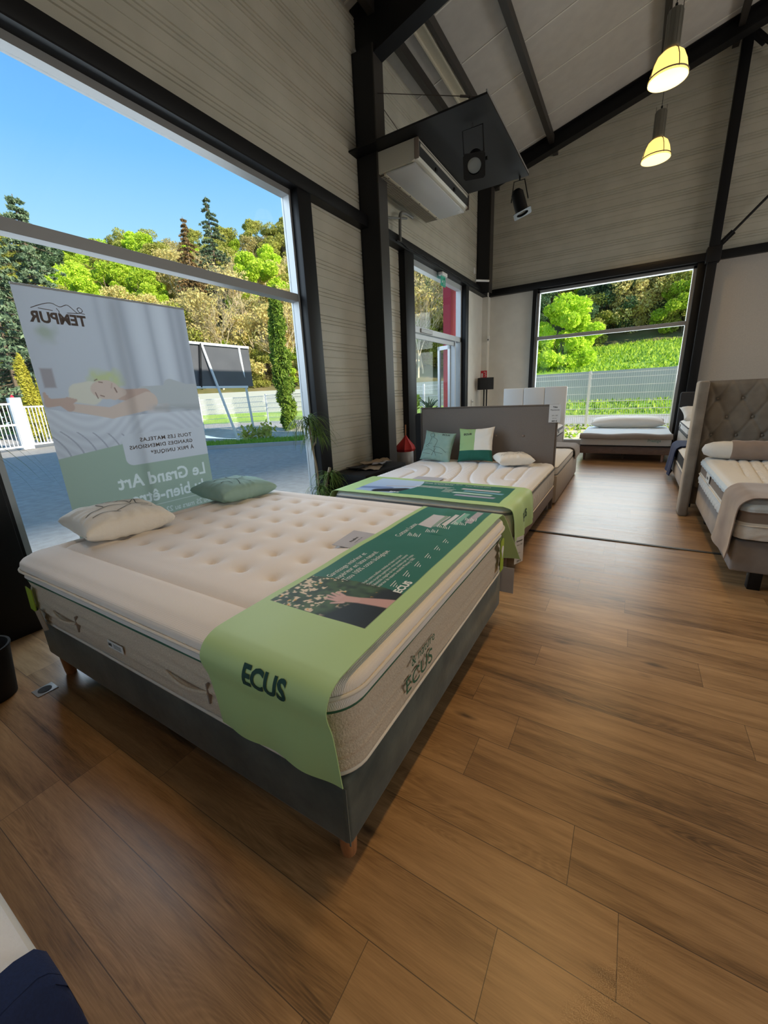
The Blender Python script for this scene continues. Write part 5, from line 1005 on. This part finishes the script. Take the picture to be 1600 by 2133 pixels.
s2, M = spot((-1.72, 6.98, 4.02), Vector((.30, .05, -.95)).to_track_quat('Z', 'X').to_matrix().to_4x4(), 'black spotlight pointing down, farther of two under the shelf')
mb = MB(); mb.tube([(-1.84, 6.98, 4.04), (-1.81, 6.98, 4.29), (-1.66, 6.98, 4.29), (-1.60, 6.98, 4.04)], .008, 'black', 6); mb.tube([(-1.73, 6.98, 4.29), (-1.73, 6.98, 4.345)], .012, 'black', 8); mb.build('yoke', s2)

# pendants
def pendant(x, y, z, label, tilt=0):
    p = thing('pendant_lamp', label, 'pendant lamp', (x, y, z), 'lit glass pendant lamps hung in a row')
    def q(mb, n, **k): return mb.build(n, p, 50)
    mb = MB(); mb.lathe([(.095, .26), (.14, .22), (.175, .14), (.195, .05), (.205, 0), (.20, 0), (.19, .05), (.17, .135), (.135, .215), (.09, .255)], (x, y, z), 'lampshade', 32, cap=False); q(mb, 'glass_shade')
    mb = MB(); mb.lathe([(0, -.012), (.12, -.008), (.20, .0)], (x, y, z), 'lampface', 32, cap=False); q(mb, 'lens')
    mb = MB(); mb.tube([(x+.203*math.cos(t), y+.203*math.sin(t), z+.03) for t in np.linspace(0, 2*PI, 33)[:-1]], .007, 'lampring', 6, closed=True)
    for k in range(4):
        t = k*PI/2+.5; mb.tube([(x+r*math.cos(t), y+r*math.sin(t), z+h) for r, h in ((.205, .02), (.198, .07), (.178, .15), (.142, .225), (.095, .265))], .005, 'lampring', 5)
    q(mb, 'cage')
    mb = MB(); mb.lathe([(.075, .25), (.085, .29), (.08, .31), (.08, .62), (.07, .64), (.02, .65)], (x, y, z), 'lampbody', 24)
    for k in range(12): t = k*PI/6; mb.box(x+.078*math.cos(t)-.004, x+.078*math.cos(t)+.004, y+.078*math.sin(t)-.004, y+.078*math.sin(t)+.004, z+.31, z+.62, 'lampbody')
    for k in (-1, 1): mb.box(x+k*.07-.004, x+k*.07+.004, y-.012, y+.012, z+.60, z+.70, 'lampbody')
    q(mb, 'housing')
    mb = MB(); mb.tube([(x, y, z+.64), (x, y, z+.70)], .014, 'blackmatt', 8); mb.tube([(x, y, z+.68), (x, y, zc(x)-.0)], .004, 'blackmatt', 6); q(mb, 'cable')
    l = bpy.data.objects.new('bulb', bpy.data.lights.new('bulb', 'SPOT')); COL.objects.link(l); l.data.energy = PENDANT*4; l.data.color = (1.0, .62, .24); l.data.spot_size = R_(128); l.data.spot_blend = .6; l.data.shadow_soft_size = .12
    l.location = (0, 0, -.04); l.parent = p
    return p
pendant(-.045, 7.0, 4.86, 'lit yellow glass pendant lamp, nearer and larger of the two')
pendant(-.09, 9.05, 4.86, 'lit yellow glass pendant lamp, farther of the two, near the back wall')
# unseen warm spots added overhead, standing in for more lamps of the row
for y, w in ((5.0, 1), (3.0, 1), (1.0, 1.3), (-1.0, .3)):
    l = bpy.data.objects.new('row_lamp_light', bpy.data.lights.new('row_lamp_light', 'SPOT')); COL.objects.link(l); l.data.energy = PENDANT*4*w; l.data.color = (1.0, .62, .24); l.data.spot_size = R_(74); l.data.spot_blend = .5; l.data.shadow_soft_size = .15; l.location = (-.1, y, 4.8)

# ================================================================== OUTSIDE
def hd(x, y):
    a = y-12.75; b = (x+14)*-.57+(y-13.2)*.82; b = b if x < -9 else b-3*(x+9)*.0; k = 2.5
    return max(a, b) if x > -14 else b if y < 12.75 else max(a*0+b, min(a, b)) if False else max(b, min(a, b))
def sm(a, b, t): t = min(1, max(0, (t-a)/(b-a))); return t*t*(3-2*t)
def HT(x, y):
    d = hd(x, y)
    if x > -6: slope = .13 if d < 24 else .55
    z = .30*sm(-2.0, 0, d)*(1-sm(.3, 3, d)) if y > 10.8 else .0
    z += sm(0, 8, d)*.12+sm(8, 11, d)*.48+sm(11.3, 12.0, d)*1.4
    e = max(0, d-11.8); w = sm(-9, -4, x); z += e*((1-w)*.46)+w*(.19*e+.45*max(0, e-12))
    z = min(z, 30)
    return z+(.25*nz2(x, y, .25) if d > 12 else 0)
mb = MB(); xs = np.concatenate([np.linspace(-110, -30, 41), np.linspace(-29, -4, 60), np.linspace(-3, 30, 40)]); ys = np.concatenate([np.linspace(10.82, 16, 30), np.linspace(16.4, 36, 50), np.linspace(37.5, 110, 40)])
def gm(x, y):
    d = hd(x, y)
    if d < .3: return 'sand'
    if d < 7.6: return 'road'
    if d < 11.4: return 'meadow'
    return 'meadow' if (x > -7 and d < 23.5) else 'hillsoil'
XX = [-3.5+v*0 for v in [0]]
xs2 = xs
for j in range(len(ys)-1):
    for i in range(len(xs2)-1):
        a, b, c_, d_ = xs2[i], xs2[i+1], ys[j], ys[j+1]
        mb.add([(a, c_, HT(a, c_)), (b, c_, HT(b, c_)), (b, d_, HT(b, d_)), (a, d_, HT(a, d_))], [(0, 1, 2, 3)], gm((a+b)/2, (c_+d_)/2))
o = mb.build('ground_slope', None, 0)
bm = bmesh.new(); bm.from_mesh(o.data); bmesh.ops.remove_doubles(bm, verts=bm.verts, dist=1e-3); bm.to_mesh(o.data); bm.free(); o.data.polygons.foreach_set('use_smooth', [True]*len(o.data.polygons)); tag(o, kind='structure')
mb = MB(); XE = XL-.14
xs3 = np.linspace(-110, XE, 90); ys3 = np.linspace(-20, 10.82, 50)
for j in range(len(ys3)-1):
    for i in range(len(xs3)-1):
        a, b, c_, d_ = xs3[i], xs3[i+1], ys3[j], ys3[j+1]; cx, cy = (a+b)/2, (c_+d_)/2; dd = hd(cx, cy)
        m_ = 'hillsoil' if dd > 11.8 else 'meadow' if dd > 7.6 else 'road' if dd > .5 else 'asphalt'
        h = lambda x, y: HT(x, y) if hd(x, y) > .5 else -.012
        mb.add([(a, c_, h(a, c_)), (b, c_, h(b, c_)), (b, d_, h(b, d_)), (a, d_, h(a, d_))], [(0, 1, 2, 3)], m_)
o = mb.build('parking_ground', None, 0); tag(o, kind='structure')
bm = bmesh.new(); bm.from_mesh(o.data); bmesh.ops.remove_doubles(bm, verts=bm.verts, dist=1e-3); bm.to_mesh(o.data); bm.free()
# planted strip with kerb
A = Vector((-18.5, 3.2, 0)); 
ka = Vector((-13.6, 6.55, 0)); kb = Vector((-6.6, 11.75, 0)); kd = (kb-ka).normalized(); kn = Vector((-kd.y, kd.x, 0))
mb = MB(); mb.beam(ka+Vector((0, 0, .04)), kb+Vector((0, 0, .04)), .14, .12, 'kerb'); struct(mb, 'kerb_strip', 20)
mb = MB(); q = [ka+kn*.07, kb+kn*.07, kb+kn*2.2, ka+kn*1.5]; mb.add([p+Vector((0, 0, .07)) for p in q]+[p+Vector((0, 0, -.1)) for p in q], [(0, 1, 2, 3), (0, 4, 5, 1), (1, 5, 6, 2), (2, 6, 7, 3), (3, 7, 4, 0)], 'turf'); struct(mb, 'planting_strip', 0)
mb = MB(); r = random.Random(5)
for i in range(9000):
    t = r.random(); w = r.uniform(.1, 1.9)*(.7+.3*t); p = ka.lerp(kb, t)+kn*w+Vector((0, 0, .06)); a = r.uniform(0, 2*PI); h = r.uniform(.05, .15); s = Vector((math.cos(a), math.sin(a), 0))*.012; l = Vector((r.uniform(-.04, .04), r.uniform(-.04, .04), h))
    mb.add([p-s, p+s, p+l], [(0, 1, 2)], 'grassm')
tag(mb.build('grass', None, 0), 'green grass on the kerbed strip under the signboard', 'grass', kind='stuff')
# tufts over the meadow behind the back wall
mb = MB(); r = random.Random(6)
for i in range(34000):
    x = r.uniform(-9, 6); y = r.uniform(14, 37) if i % 3 else r.uniform(10.95, 13.2)
    d = hd(x, y)
    if i % 3 and not (8 < d < 10.8 or 12.1 < d < 24): continue
    if not (i % 3) and r.random() > .25: continue
    p = Vector((x, y, HT(x, y)-.02)); a = r.uniform(0, 2*PI); h = r.uniform(.07, .22)*(1 if i % 3 else .5); s = Vector((math.cos(a), math.sin(a), 0))*r.uniform(.03, .09); l = Vector((r.uniform(-.1, .1), r.uniform(-.1, .1), h)); mb.add([p-s, p+s, p+l], [(0, 1, 2)], 'lime' if r.random() < .6 else 'grassm')
tag(mb.build('grass', None, 0), 'long bright grass on the sunny slope behind the back window', 'grass', kind='stuff')
# block wall following the road
def wallrun(name, pts, label):
    me_v = []; me_f = []; uv = []; s = 0
    for a, b in zip(pts[:-1], pts[1:]):
        a = Vector(a); b = Vector(b); L = (b-a).length; n = max(1, int(L/1.0)); nn = Vector((-(b-a).y, (b-a).x, 0)).normalized()*.2
        for i in range(n):
            p = a.lerp(b, i/n); q = a.lerp(b, (i+1)/n); k = len(me_v); me_v += [p, q, q+Vector((0, 0, 0)), p]
            za, zb = p.z, q.z; H = WH; k0 = len(me_v)-4; me_v = me_v[:k0]
            P = [(p.x, p.y, za-.5), (q.x, q.y, zb-.5), (q.x, q.y, zb+H), (p.x, p.y, za+H)]; B = [(x+nn.x, y+nn.y, z) for x, y, z in P]; me_v += P+B
            me_f += [(k0, k0+1, k0+2, k0+3), (k0+5, k0+4, k0+7, k0+6), (k0+3, k0+2, k0+6, k0+7), (k0, k0+3, k0+7, k0+4), (k0+1, k0+5, k0+6, k0+2)]
            u0, u1 = s+L*i/n, s+L*(i+1)/n; uv += [(u0, -.5), (u1, -.5), (u1, H), (u0, H)]+[(u0, 0)]*16
        s += L
    me = bpy.data.meshes.new(name); me.from_pydata([tuple(v) for v in me_v], [], me_f); ul = me.uv_layers.new(name='UVMap'); ul.data.foreach_set('uv', np.array(uv, np.float32).ravel()[:len(me.loops)*2]); me.materials.append(MT['concrete']); o = bpy.data.objects.new(name, me); COL.objects.link(o); return tag(o, label, 'wall')
WH = 1.45
wp = [(x, 23.15, 0) for x in np.linspace(9, -14.5, 12)]; wp = [(x, y, 1.62) for x, y, _ in wp]+[(-40, 5.4, 1.62)]
def wz(x, y): return 1.62
off = 10.3
corner = None
# far road-side wall: parallel to the fence line
wp = [(9, 12.75+off, 1.62), (-14-.2, 12.75+off+.6, 1.62), (-20.4-.57*off*.0-12, 8.6+off*1.22-8.4+0.0, 1.62)]
wallo = wallrun('block_wall', [(9, 23.95, .60), (-13.9, 23.95, .60)], 'long grey concrete block wall on the far side of the road behind the fence')
p0 = Vector((-14, 13.2, 0))+Vector((-.57, .82, 0))*11.2; dv = Vector((-.82, -.57, 0)); 
wallo = wallrun('block_wall', [tuple(p0+Vector((0, 0, .60))+Vector((.82, .57, 0))*7.7), tuple(p0+dv*7.5+Vector((0, 0, .60)))], 'grey concrete block wall seen through the large window beyond the signboard')
# mesh fence panels
def fence_panel(a, b, z0a, z0b, H, label, group, vis=True):
    a = Vector(a); b = Vector(b); L = (b-a).length; root = thing('fence_panel', label, 'fence', (a.x, a.y, z0a), group)
    mb = MB(); n = int(L/.05)
    for i in range(n+1):
        t = i/n; p = a.lerp(b, t); z = z0a+(z0b-z0a)*t; mb.beam((p.x, p.y, z+.03), (p.x, p.y, z+H), .007, .007, 'fence', up=(1, 0, 0))
    for h in (.05, .25, .45, .65, .85, 1.05, 1.25, H-.03):
        if h < H: mb.beam((a.x, a.y, z0a+h), (b.x, b.y, z0b+h), .022, .016, 'fence')
    mb.build('wire_mesh', root, 0); mb = MB(); mb.box(a.x-.03, a.x+.03, a.y-.02, a.y+.02, z0a-.2, z0a+H+.05, 'fence'); mb.build('post', root, 0); return root
FY = 12.75; zf = .32; H = 1.40
xs_ = [3.4, .9, -1.6+.55, -3.55, -6.05, -8.55, -11.05, -13.55]
names = ['panel right of the window view', 'panel behind the low bed', 'panel left of the fence post', 'panel behind the white headboard', 'panel seen by the entrance door', 'panel beyond the entrance plants', 'panel behind the cypress', 'panel ending at the corner']
for i in range(len(xs_)-1):
    fence_panel((xs_[i], FY, 0), (xs_[i+1], FY, 0), zf if xs_[i] > -5 else .25, zf if xs_[i+1] > -5 else .25, H, 'white welded mesh fence panel standing beyond the building, seen through windows', 'white mesh fence panels')
fp = Vector((-13.55, FY, 0)); fe = Vector((-20.6, 8.0, 0)); nfp = 3
for i in range(nfp):
    p = fp.lerp(fe, i/nfp); q = fp.lerp(fe, (i+1)/nfp); fence_panel(p, q, .12, .08, 1.5, 'white welded mesh fence panel on the far edge of the car park', 'white car park fence panels')
# gate
gt = thing('entrance_gate', 'white metal car park gate with square gate post, far left outside', 'gate', (-20.3, 5, 0))
mb = MB(); g0 = Vector((-20.1, 6.15, 0)); g1 = Vector((-19.3, 1.2, 0))
for h in (.12, .95, 1.72): mb.beam(g0+Vector((0, 0, h)), g1+Vector((0, 0, h)), .05, .07, 'whitesteel')
for i in range(40): p = g0.lerp(g1, i/39); mb.beam(p+Vector((0, 0, .12)), p+Vector((0, 0, 1.72)), .025, .025, 'whitesteel', up=(1, 0, 0))
mb.build('gate_leaf', gt, 0)
mb = MB(); mb.box(-20.35, -20.0, 6.15, 6.5, 0, 1.95, 'whitesteel', .02); mb.lathe([(.05, 0), (.06, .04), (0, .12)], (-20.18, 6.3, 1.95), 'red', 10); mb.build('gate_post', gt)
mb = MB()
for h in (.15, 1.6): mb.beam((-20.3, 6.5, h), (-20.75, 7.9, h), .05, .06, 'whitesteel')
for i in range(12): mb.beam((-20.3-.45*i/11, 6.5+1.4*i/11, .12), (-20.3-.45*i/11, 6.5+1.4*i/11, 1.62), .03, .03, 'whitesteel', up=(1, 0, 0))
mb.box(-20.85, -20.65, 7.85, 8.05, 0, 1.7, 'whitesteel'); mb.build('side_railing', gt, 0)
# signboard
sb = thing('signboard', 'large dark blank signboard on white tube legs, seen from behind', 'signboard', (-11.5, 9.0, 0))
mb = MB(); mb.box(-11.75, -11.71, 6.6, 10.5, 1.92, 3.18, 'board'); mb.build('panel', sb, 0)
for z in (1.90, 3.20): mb = MB(); mb.box(-11.74, -11.64, 6.55, 10.46 if z > 2 else 10.2, z-.035, z+.035, 'whitesteel'); mb.build('rail', sb)
mb = MB(); mb.tube([(-11.68, 8.62, 3.2), (-11.5, 9.36, .05)], .04, 'whitesteel', 8); mb.build('leg', sb); mb = MB(); mb.tube([(-11.68, 10.05, 3.2), (-11.9, 10.45, .05)], .04, 'whitesteel', 8); mb.build('leg', sb)
mb = MB(); mb.tube([(-11.66, 8.56, 3.2), (-11.66, 8.35, 1.9)], .035, 'blackmatt', 8); mb.build('brace', sb)
# red facade fin + sticker outside the door
mb = MB(); mb.box(XL-1.0, XL-.14, 10.69, 10.79, 0, 4.4, 'red'); 
mb = MB(); mb.box(-4.25, -4.05, 10.15, 10.72, 0, 4.6, 'red'); mb.box(-4.05, -4.045, 10.20, 10.60, 1.55, 1.95, 'paper'); mb.box(-4.045, -4.04, 10.22, 10.58, 1.15, 1.85, 'skyblue'); tag(mb.build('facade_pillar', None, 0), 'red facade pillar with a blue poster just outside the entrance', 'pillar')
# ------------- vegetation
def leafcloud(mb, centers, radii, n, size, m, seed, flat=1.0, shell=.55, longy=1.0):
    r = np.random.default_rng(seed); k = r.integers(0, len(centers), n); C = np.array(centers)[k]; Rr = np.array(radii)[k]
    d = r.normal(size=(n, 3)); d /= np.linalg.norm(d, axis=1)[:, None]; rad = (shell+(1-shell)*r.random(n))[:, None]
    P = C+d*Rr*rad; a = r.normal(size=(n, 3)); a /= np.linalg.norm(a, axis=1)[:, None]; b = np.cross(a, r.normal(size=(n, 3))); b /= np.linalg.norm(b, axis=1)[:, None]
    s = size*(.6+.8*r.random(n))[:, None]; q = np.stack([P-a*s*longy, P-b*s*.45, P+a*s*longy, P+b*s*.45], 1).reshape(-1, 3)
    base = len(mb.v); mi = mb.mi(m); mb.v.extend(map(tuple, q.tolist())); mb.f.extend([(base+4*i, base+4*i+1, base+4*i+2, base+4*i+3) for i in range(n)]); mb.m.extend([mi]*n)
def branches(mb, base, L, r0, depth, m, seed, spread=.6, up=.25, n=3, sides=4):
    R = random.Random(seed); tips = []
    def rec(p, d, L, r, k):
        q = p+d*L; mid = p.lerp(q, .5)+Vector((R.uniform(-1, 1), R.uniform(-1, 1), R.uniform(-1, 1)))*L*.06
        mb.tube([p, mid, q], [r, r*.82, r*.65], m, max(3, sides-(depth-k) if depth-k < 2 else 3), cap=False)
        if k <= 0: tips.append(q); return
        for i in range(n):
            dd = (d+Vector((R.uniform(-1, 1), R.uniform(-1, 1), R.uniform(-.6, 1)))*spread+Vector((0, 0, up*.4))).normalized(); rec(p.lerp(q, R.uniform(.55, 1)), dd, L*R.uniform(.6, .82), r*.6, k-1)
    rec(Vector(base), Vector((R.uniform(-.1, .1), R.uniform(-.1, .1), 1)).normalized(), L, r0, depth); return tips
def proto_leafy(name, m, H, W, n, size, seed, trunkm='bark'):
    root = thing(name, None, 'tree', (0, 0, 0)); mb = MB(); R = random.Random(seed); cs = []; rs = []
    for i in range(34):
        a = R.uniform(0, 2*PI); z = R.uniform(.22, 1); w = W*math.sqrt(max(.02, 1-((z-.5)/.56)**2))*R.uniform(.35, .85); cs.append((w*math.cos(a), w*math.sin(a), z*H*.93)); q = R.uniform(.16, .3)*W; rs.append((q, q, q*.8))
    leafcloud(mb, cs, rs, n, size, m, seed); mb.build('foliage', root, 0)
    mb = MB(); branches(mb, (0, 0, -.5), H*.34, .16*H/8, 3, trunkm, seed, .5, .3, 3, 6); mb.build('trunk', root, 40); return root
def proto_bare(name, H, seed, m='tanbark', leafm='ochre', nl=1500, depth=5):
    root = thing(name, None, 'tree', (0, 0, 0)); mb = MB(); tips = []
    for k in range(3): tips += branches(mb, (.3*math.cos(k*2.1), .3*math.sin(k*2.1), -.3), H*.30, .07*H/7, depth, m, seed+k, .72, .35, 3, 5)
    mb.build('branches', root, 0); mb = MB(); cs = [tuple(t) for t in tips]; leafcloud(mb, cs, [(.35, .35, .35)]*len(cs), nl, .10, leafm, seed, shell=.1); mb.build('foliage', root, 0); return root
def proto_conifer(name, m, H, W, n, seed):
    root = thing(name, None, 'tree', (0, 0, 0)); mb = MB(); r = random.Random(seed); mbb = MB(); mbb.tube([(0, 0, -.5), (0, 0, H*.5), (0, 0, H)], [.16, .09, .02], 'bark', 6)
    L = int(H/.42); cs = []; rs = []
    for i in range(L):
        z = .8+(H-.8)*i/L; w = W*(1-i/L)**.85+.12; nb = max(4, int(9*(1-i/L))+3)
        for j in range(nb):
            a = r.uniform(0, 2*PI); ww = w*r.uniform(.7, 1.15)
            for t in (.35, .65, .95): cs.append((ww*t*math.cos(a), ww*t*math.sin(a), z-.28*ww*t*t+.1)); q = .10+.16*ww*(1.1-t); rs.append((q, q, q*.35))
            mbb.tube([(0, 0, z), (ww*math.cos(a), ww*math.sin(a), z-.22*ww)], [.03, .008], 'bark', 3, cap=False)
    leafcloud(mb, cs, rs, n, .11, m, seed, shell=.0, longy=1.3); mb.build('foliage', root, 0); mbb.build('trunk', root, 40); return root
def column_tree(name, m, H, W, n, seed, sz=.06):
    root = thing(name, None, 'tree', (0, 0, 0)); mb = MB(); cs = []; rs = []; r = random.Random(seed)
    for i in range(70):
        z = H*i/70; w = W*(math.sin(PI*min(1, .12+.88*i/70))**.35)*(1-.0*i); a = r.uniform(0, 2*PI); q = r.uniform(.3, .5)*w; cs.append(((w-q)*math.cos(a), (w-q)*math.sin(a), z+.15)); rs.append((q*1.1, q*1.1, .35))
    leafcloud(mb, cs, rs, n, sz, m, seed, shell=.5, longy=1.4); mb.build('foliage', root, 0); mb = MB(); mb.tube([(0, 0, -.3), (0, 0, H*.9)], [.09, .02], 'bark', 6); mb.build('trunk', root); return root
def put(o, x, y, z=None, s=1.0, rz=None, sz=None, sink=.05):
    o.location = (x, y, (HT(x, y) if z is None else z)-sink); o.scale = (s, s, sz or s); o.rotation_euler = (0, 0, random.uniform(0, 6.28) if rz is None else rz); return o
protos = dict(lime=proto_leafy('lime_tree', 'lime', 7.5, 2.9, 15000, .12, 11), olive=proto_leafy('woodland_tree', 'olive', 8.0, 3.0, 13000, .12, 12), ochre=proto_leafy('budding_tree', 'ochre', 7.5, 2.8, 7000, .10, 13, 'tanbark'), bare=proto_bare('bare_tree', 7.5, 21), dark=proto_leafy('dark_tree', 'shrubm', 7.5, 3.0, 12000, .12, 14))
used = set()
def tree(kind, x, y, label, group=None, **k):
    p = protos[kind]
    if kind not in used: used.add(kind); o = p
    else: o = copy_tree(p)
    tag(o, label, 'tree', group)
    if not group and 'group' in o.keys(): del o['group']
    return put(o, x, y, **k)
GL = dict(lime=('fresh lime-leaved tree on the hillside wood', 'lime trees on the hillside'), olive=('olive-green tree in the hillside wood', 'olive-green trees on the hillside'), ochre=('ochre budding tree in the hillside wood', 'ochre budding trees on the hillside'), bare=('bare tan-branched tree on the hillside', 'bare tan trees on the hillside'), dark=('dark evergreen tree in the hillside wood', 'dark evergreen trees on the hillside'))
R = random.Random(3); cnt = 0
def inview(x, y):
    if y < 0: return False
    r_ = y/max(.01, -x) if x < 0 else 99
    if x < -5 and .22 < r_ < 1.18: return True
    if x < 0 and 1.35 < r_ < 3.6: return True
    return (x > -y*.30 and x < y*.17)
for gx in np.arange(-13, 9.5, 3.0):
    for gy in (37.5, 40.5, 44.0):
        x = gx+R.uniform(-1, 1); y = gy+R.uniform(-1, 1); q = R.random()
        if not inview(x, y): continue
        kd_ = 'olive' if q < .45 else 'ochre' if q < .75 else 'lime' if q < .85 else 'dark'; tree(kd_, x, y, GL[kd_][0], GL[kd_][1], s=R.uniform(.6, .85), sink=1.6); cnt += 1
for gx in np.arange(-72, 12, 4.0):
    for gy in np.arange(6, 76, 4.0):
        x = gx+R.uniform(-1.6, 1.6); y = gy+R.uniform(-1.6, 1.6); d = hd(x, y)
        if d < 12.5 or d > 54 or not inview(x, y): continue
        if x > -7.5 and d < 24: continue
        r_ = y/max(.01, -x) if x < 0 else 99; q = R.random()
        if x > -9: kd_ = 'olive' if q < .40 else 'ochre' if q < .62 else 'bare' if q < .80 else 'lime' if q < .9 else 'dark'
        elif .44 < r_ < .66 and d > 22: kd_ = 'lime' if q < .75 else 'olive'
        elif r_ < .44: kd_ = 'lime' if q < .25 else 'olive' if q < .6 else 'dark'
        elif r_ < 1.2: kd_ = 'bare' if q < .34 else 'ochre' if q < .66 else 'olive' if q < .90 else 'lime'
        else: kd_ = 'bare' if q < .5 else 'ochre' if q < .8 else 'olive'
        if d < 22 and x < -9 and kd_ in ('lime',) and r_ > .5: kd_ = 'bare'
        tree(kd_, x, y, GL[kd_][0], GL[kd_][1], s=R.uniform(.75, 1.12), sink=1.3 if kd_ != 'bare' else .3); cnt += 1
print('trees', cnt)
for x, y in ((-22, 23), (-19, 25), (-26, 20.5), (-16, 26), (-30, 17.8), (-24, 27), (-12.5, 25.5), (-8.5, 26)): tree('bare', x, y, GL['bare'][0], GL['bare'][1], s=R.uniform(.95, 1.2), sink=.5)
for i in range(30):   # undergrowth along the foot of the wood, behind the block wall
    t = i/29; x, y = (-9-22*t*.82+R.uniform(-.6, .6), 27.4-(24*t*.57 if t > .25 else 0)+R.uniform(-.4, .8)); x = -6-30*t*.82; y = (13.2+.82*13.4)+.57*(x+20.8)*1.2195*.57/.57*.7 if x < -14 else 26.4+R.uniform(0, 1.2)
    if hd(x, y) < 12.4: y += (12.9-hd(x, y))/.82
    kd_ = ('ochre', 'olive', 'olive', 'ochre', 'lime')[i % 5]; tree(kd_, x, y, GL[kd_][0], GL[kd_][1], s=R.uniform(.42, .58), sink=.95)
for i in range(16):
    y = 28.5+1.5*(i % 4)+R.uniform(-.5, .5); x = -y*R.uniform(.36, .62); kd_ = ('ochre', 'bare', 'olive', 'ochre')[i % 4]; tree(kd_, x, y, GL[kd_][0], GL[kd_][1], s=R.uniform(.7, .95), sink=1.4 if kd_ != 'bare' else .4)
# singled-out vegetation
o = proto_conifer('fir_tree', 'fir', 11.0, 2.6, 15000, 31); tag(o, 'tall pointed dark green fir rising above the hillside skyline', 'tree'); put(o, -38, 31.2, 21.6-11.1-.6)
o = proto_conifer('fir_tree', 'rust', 8.5, 1.7, 9000, 32); tag(o, 'rusty brown conifer on the skyline left of the green fir', 'tree'); put(o, -38, 28.2, 18.7-8.9)
for i, (x, y, h, w, lb) in enumerate(((-30, 11.9, 12.6, 4.6, 'broad dark cedar left of the banner, seen above its corner'), (-29, 9.4, 11.2, 4.6, 'dark cedar at the left edge of the large window'), (-33, 14.6, 8.5, 3.8, 'lower dark cedar behind the banner top'))):
    o = proto_conifer('cedar_tree', 'fir', h, w, 26000, 40+i); tag(o, lb, 'tree'); put(o, x, y, 0.2)
o = column_tree('cypress_tree', 'cyp', 5.1, .42, 16000, 51); tag(o, 'slim bright green columnar cypress at the right edge of the large window', 'tree'); put(o, -11.9, 12.25, .05)
for (x, y, h, lb) in ((-24, 8.1, 3.5, 'taller golden columnar cypress behind the white gate'), (-25, 9.1, 2.7, 'shorter golden columnar cypress behind the white gate')):
    o = column_tree('cypress_tree', 'cypgold', h, .33, 6000, int(h*10)); tag(o, lb, 'tree'); put(o, x, y, .1)
o = proto_leafy('lime_bush', 'lime', 4.6, 2.4, 24000, .10, 61); tag(o, 'big bright lime bush on the slope seen in the back window', 'shrub'); put(o, -3.9, 26.6, HT(-3.9, 26.6)-.9)
o = proto_leafy('lime_bush', 'lime', 3.4, 2.0, 14000, .10, 62); tag(o, 'lime bush on the slope behind the white headboard', 'shrub'); put(o, -6.8, 27.4, HT(-6.8, 27.4)-.5)
o = proto_bare('garden_shrub', 1.0, 71, leafm='olive', nl=220, depth=3); tag(o, 'sparse twiggy shrub beside the signboard legs', 'shrub'); put(o, -11.4, 10.15, .1)
for (x, y, s, sd, nm) in ((-4.30, 9.35, 1.3, 81, 'dark leafy potted shrub outside the entrance doors'),):
    root = thing('potted_shrub', nm, 'shrub', (x, y, 0)); mb = MB(); mb.lathe([(.16, 0), (.2, .38), (.21, .4), (.17, .4), (0, .36)], (x, y, 0), 'kerb', 20); mb.build('pot', root); mb = MB(); R2 = random.Random(sd)
    for i in range(110):
        a = R2.uniform(0, 2*PI); blade(mb, (x, y, .45+R2.random()*.6), (math.cos(a), math.sin(a), R2.uniform(.2, 1.8)), R2.uniform(.35, .75), 1.1, .045, 'shrubm')
    mb.build('foliage', root, 0)
root = thing('potted_shrub', 'yellow-green shrub outside the glass door left of the dark one', 'shrub', (-5.0, 9.4, 0)); mb = MB(); leafcloud(mb, [(-5.0+.2*math.cos(i), 9.4+.2*math.sin(i*2.1), .35+.13*i) for i in range(8)], [(.22, .22, .18)]*8, 1600, .045, 'lime', 5); mb.build('foliage', root, 0); mb = MB(); mb.lathe([(.14, 0), (.18, .3), (0, .28)], (-5.0, 9.4, 0), 'kerb', 16); mb.build('pot', root)
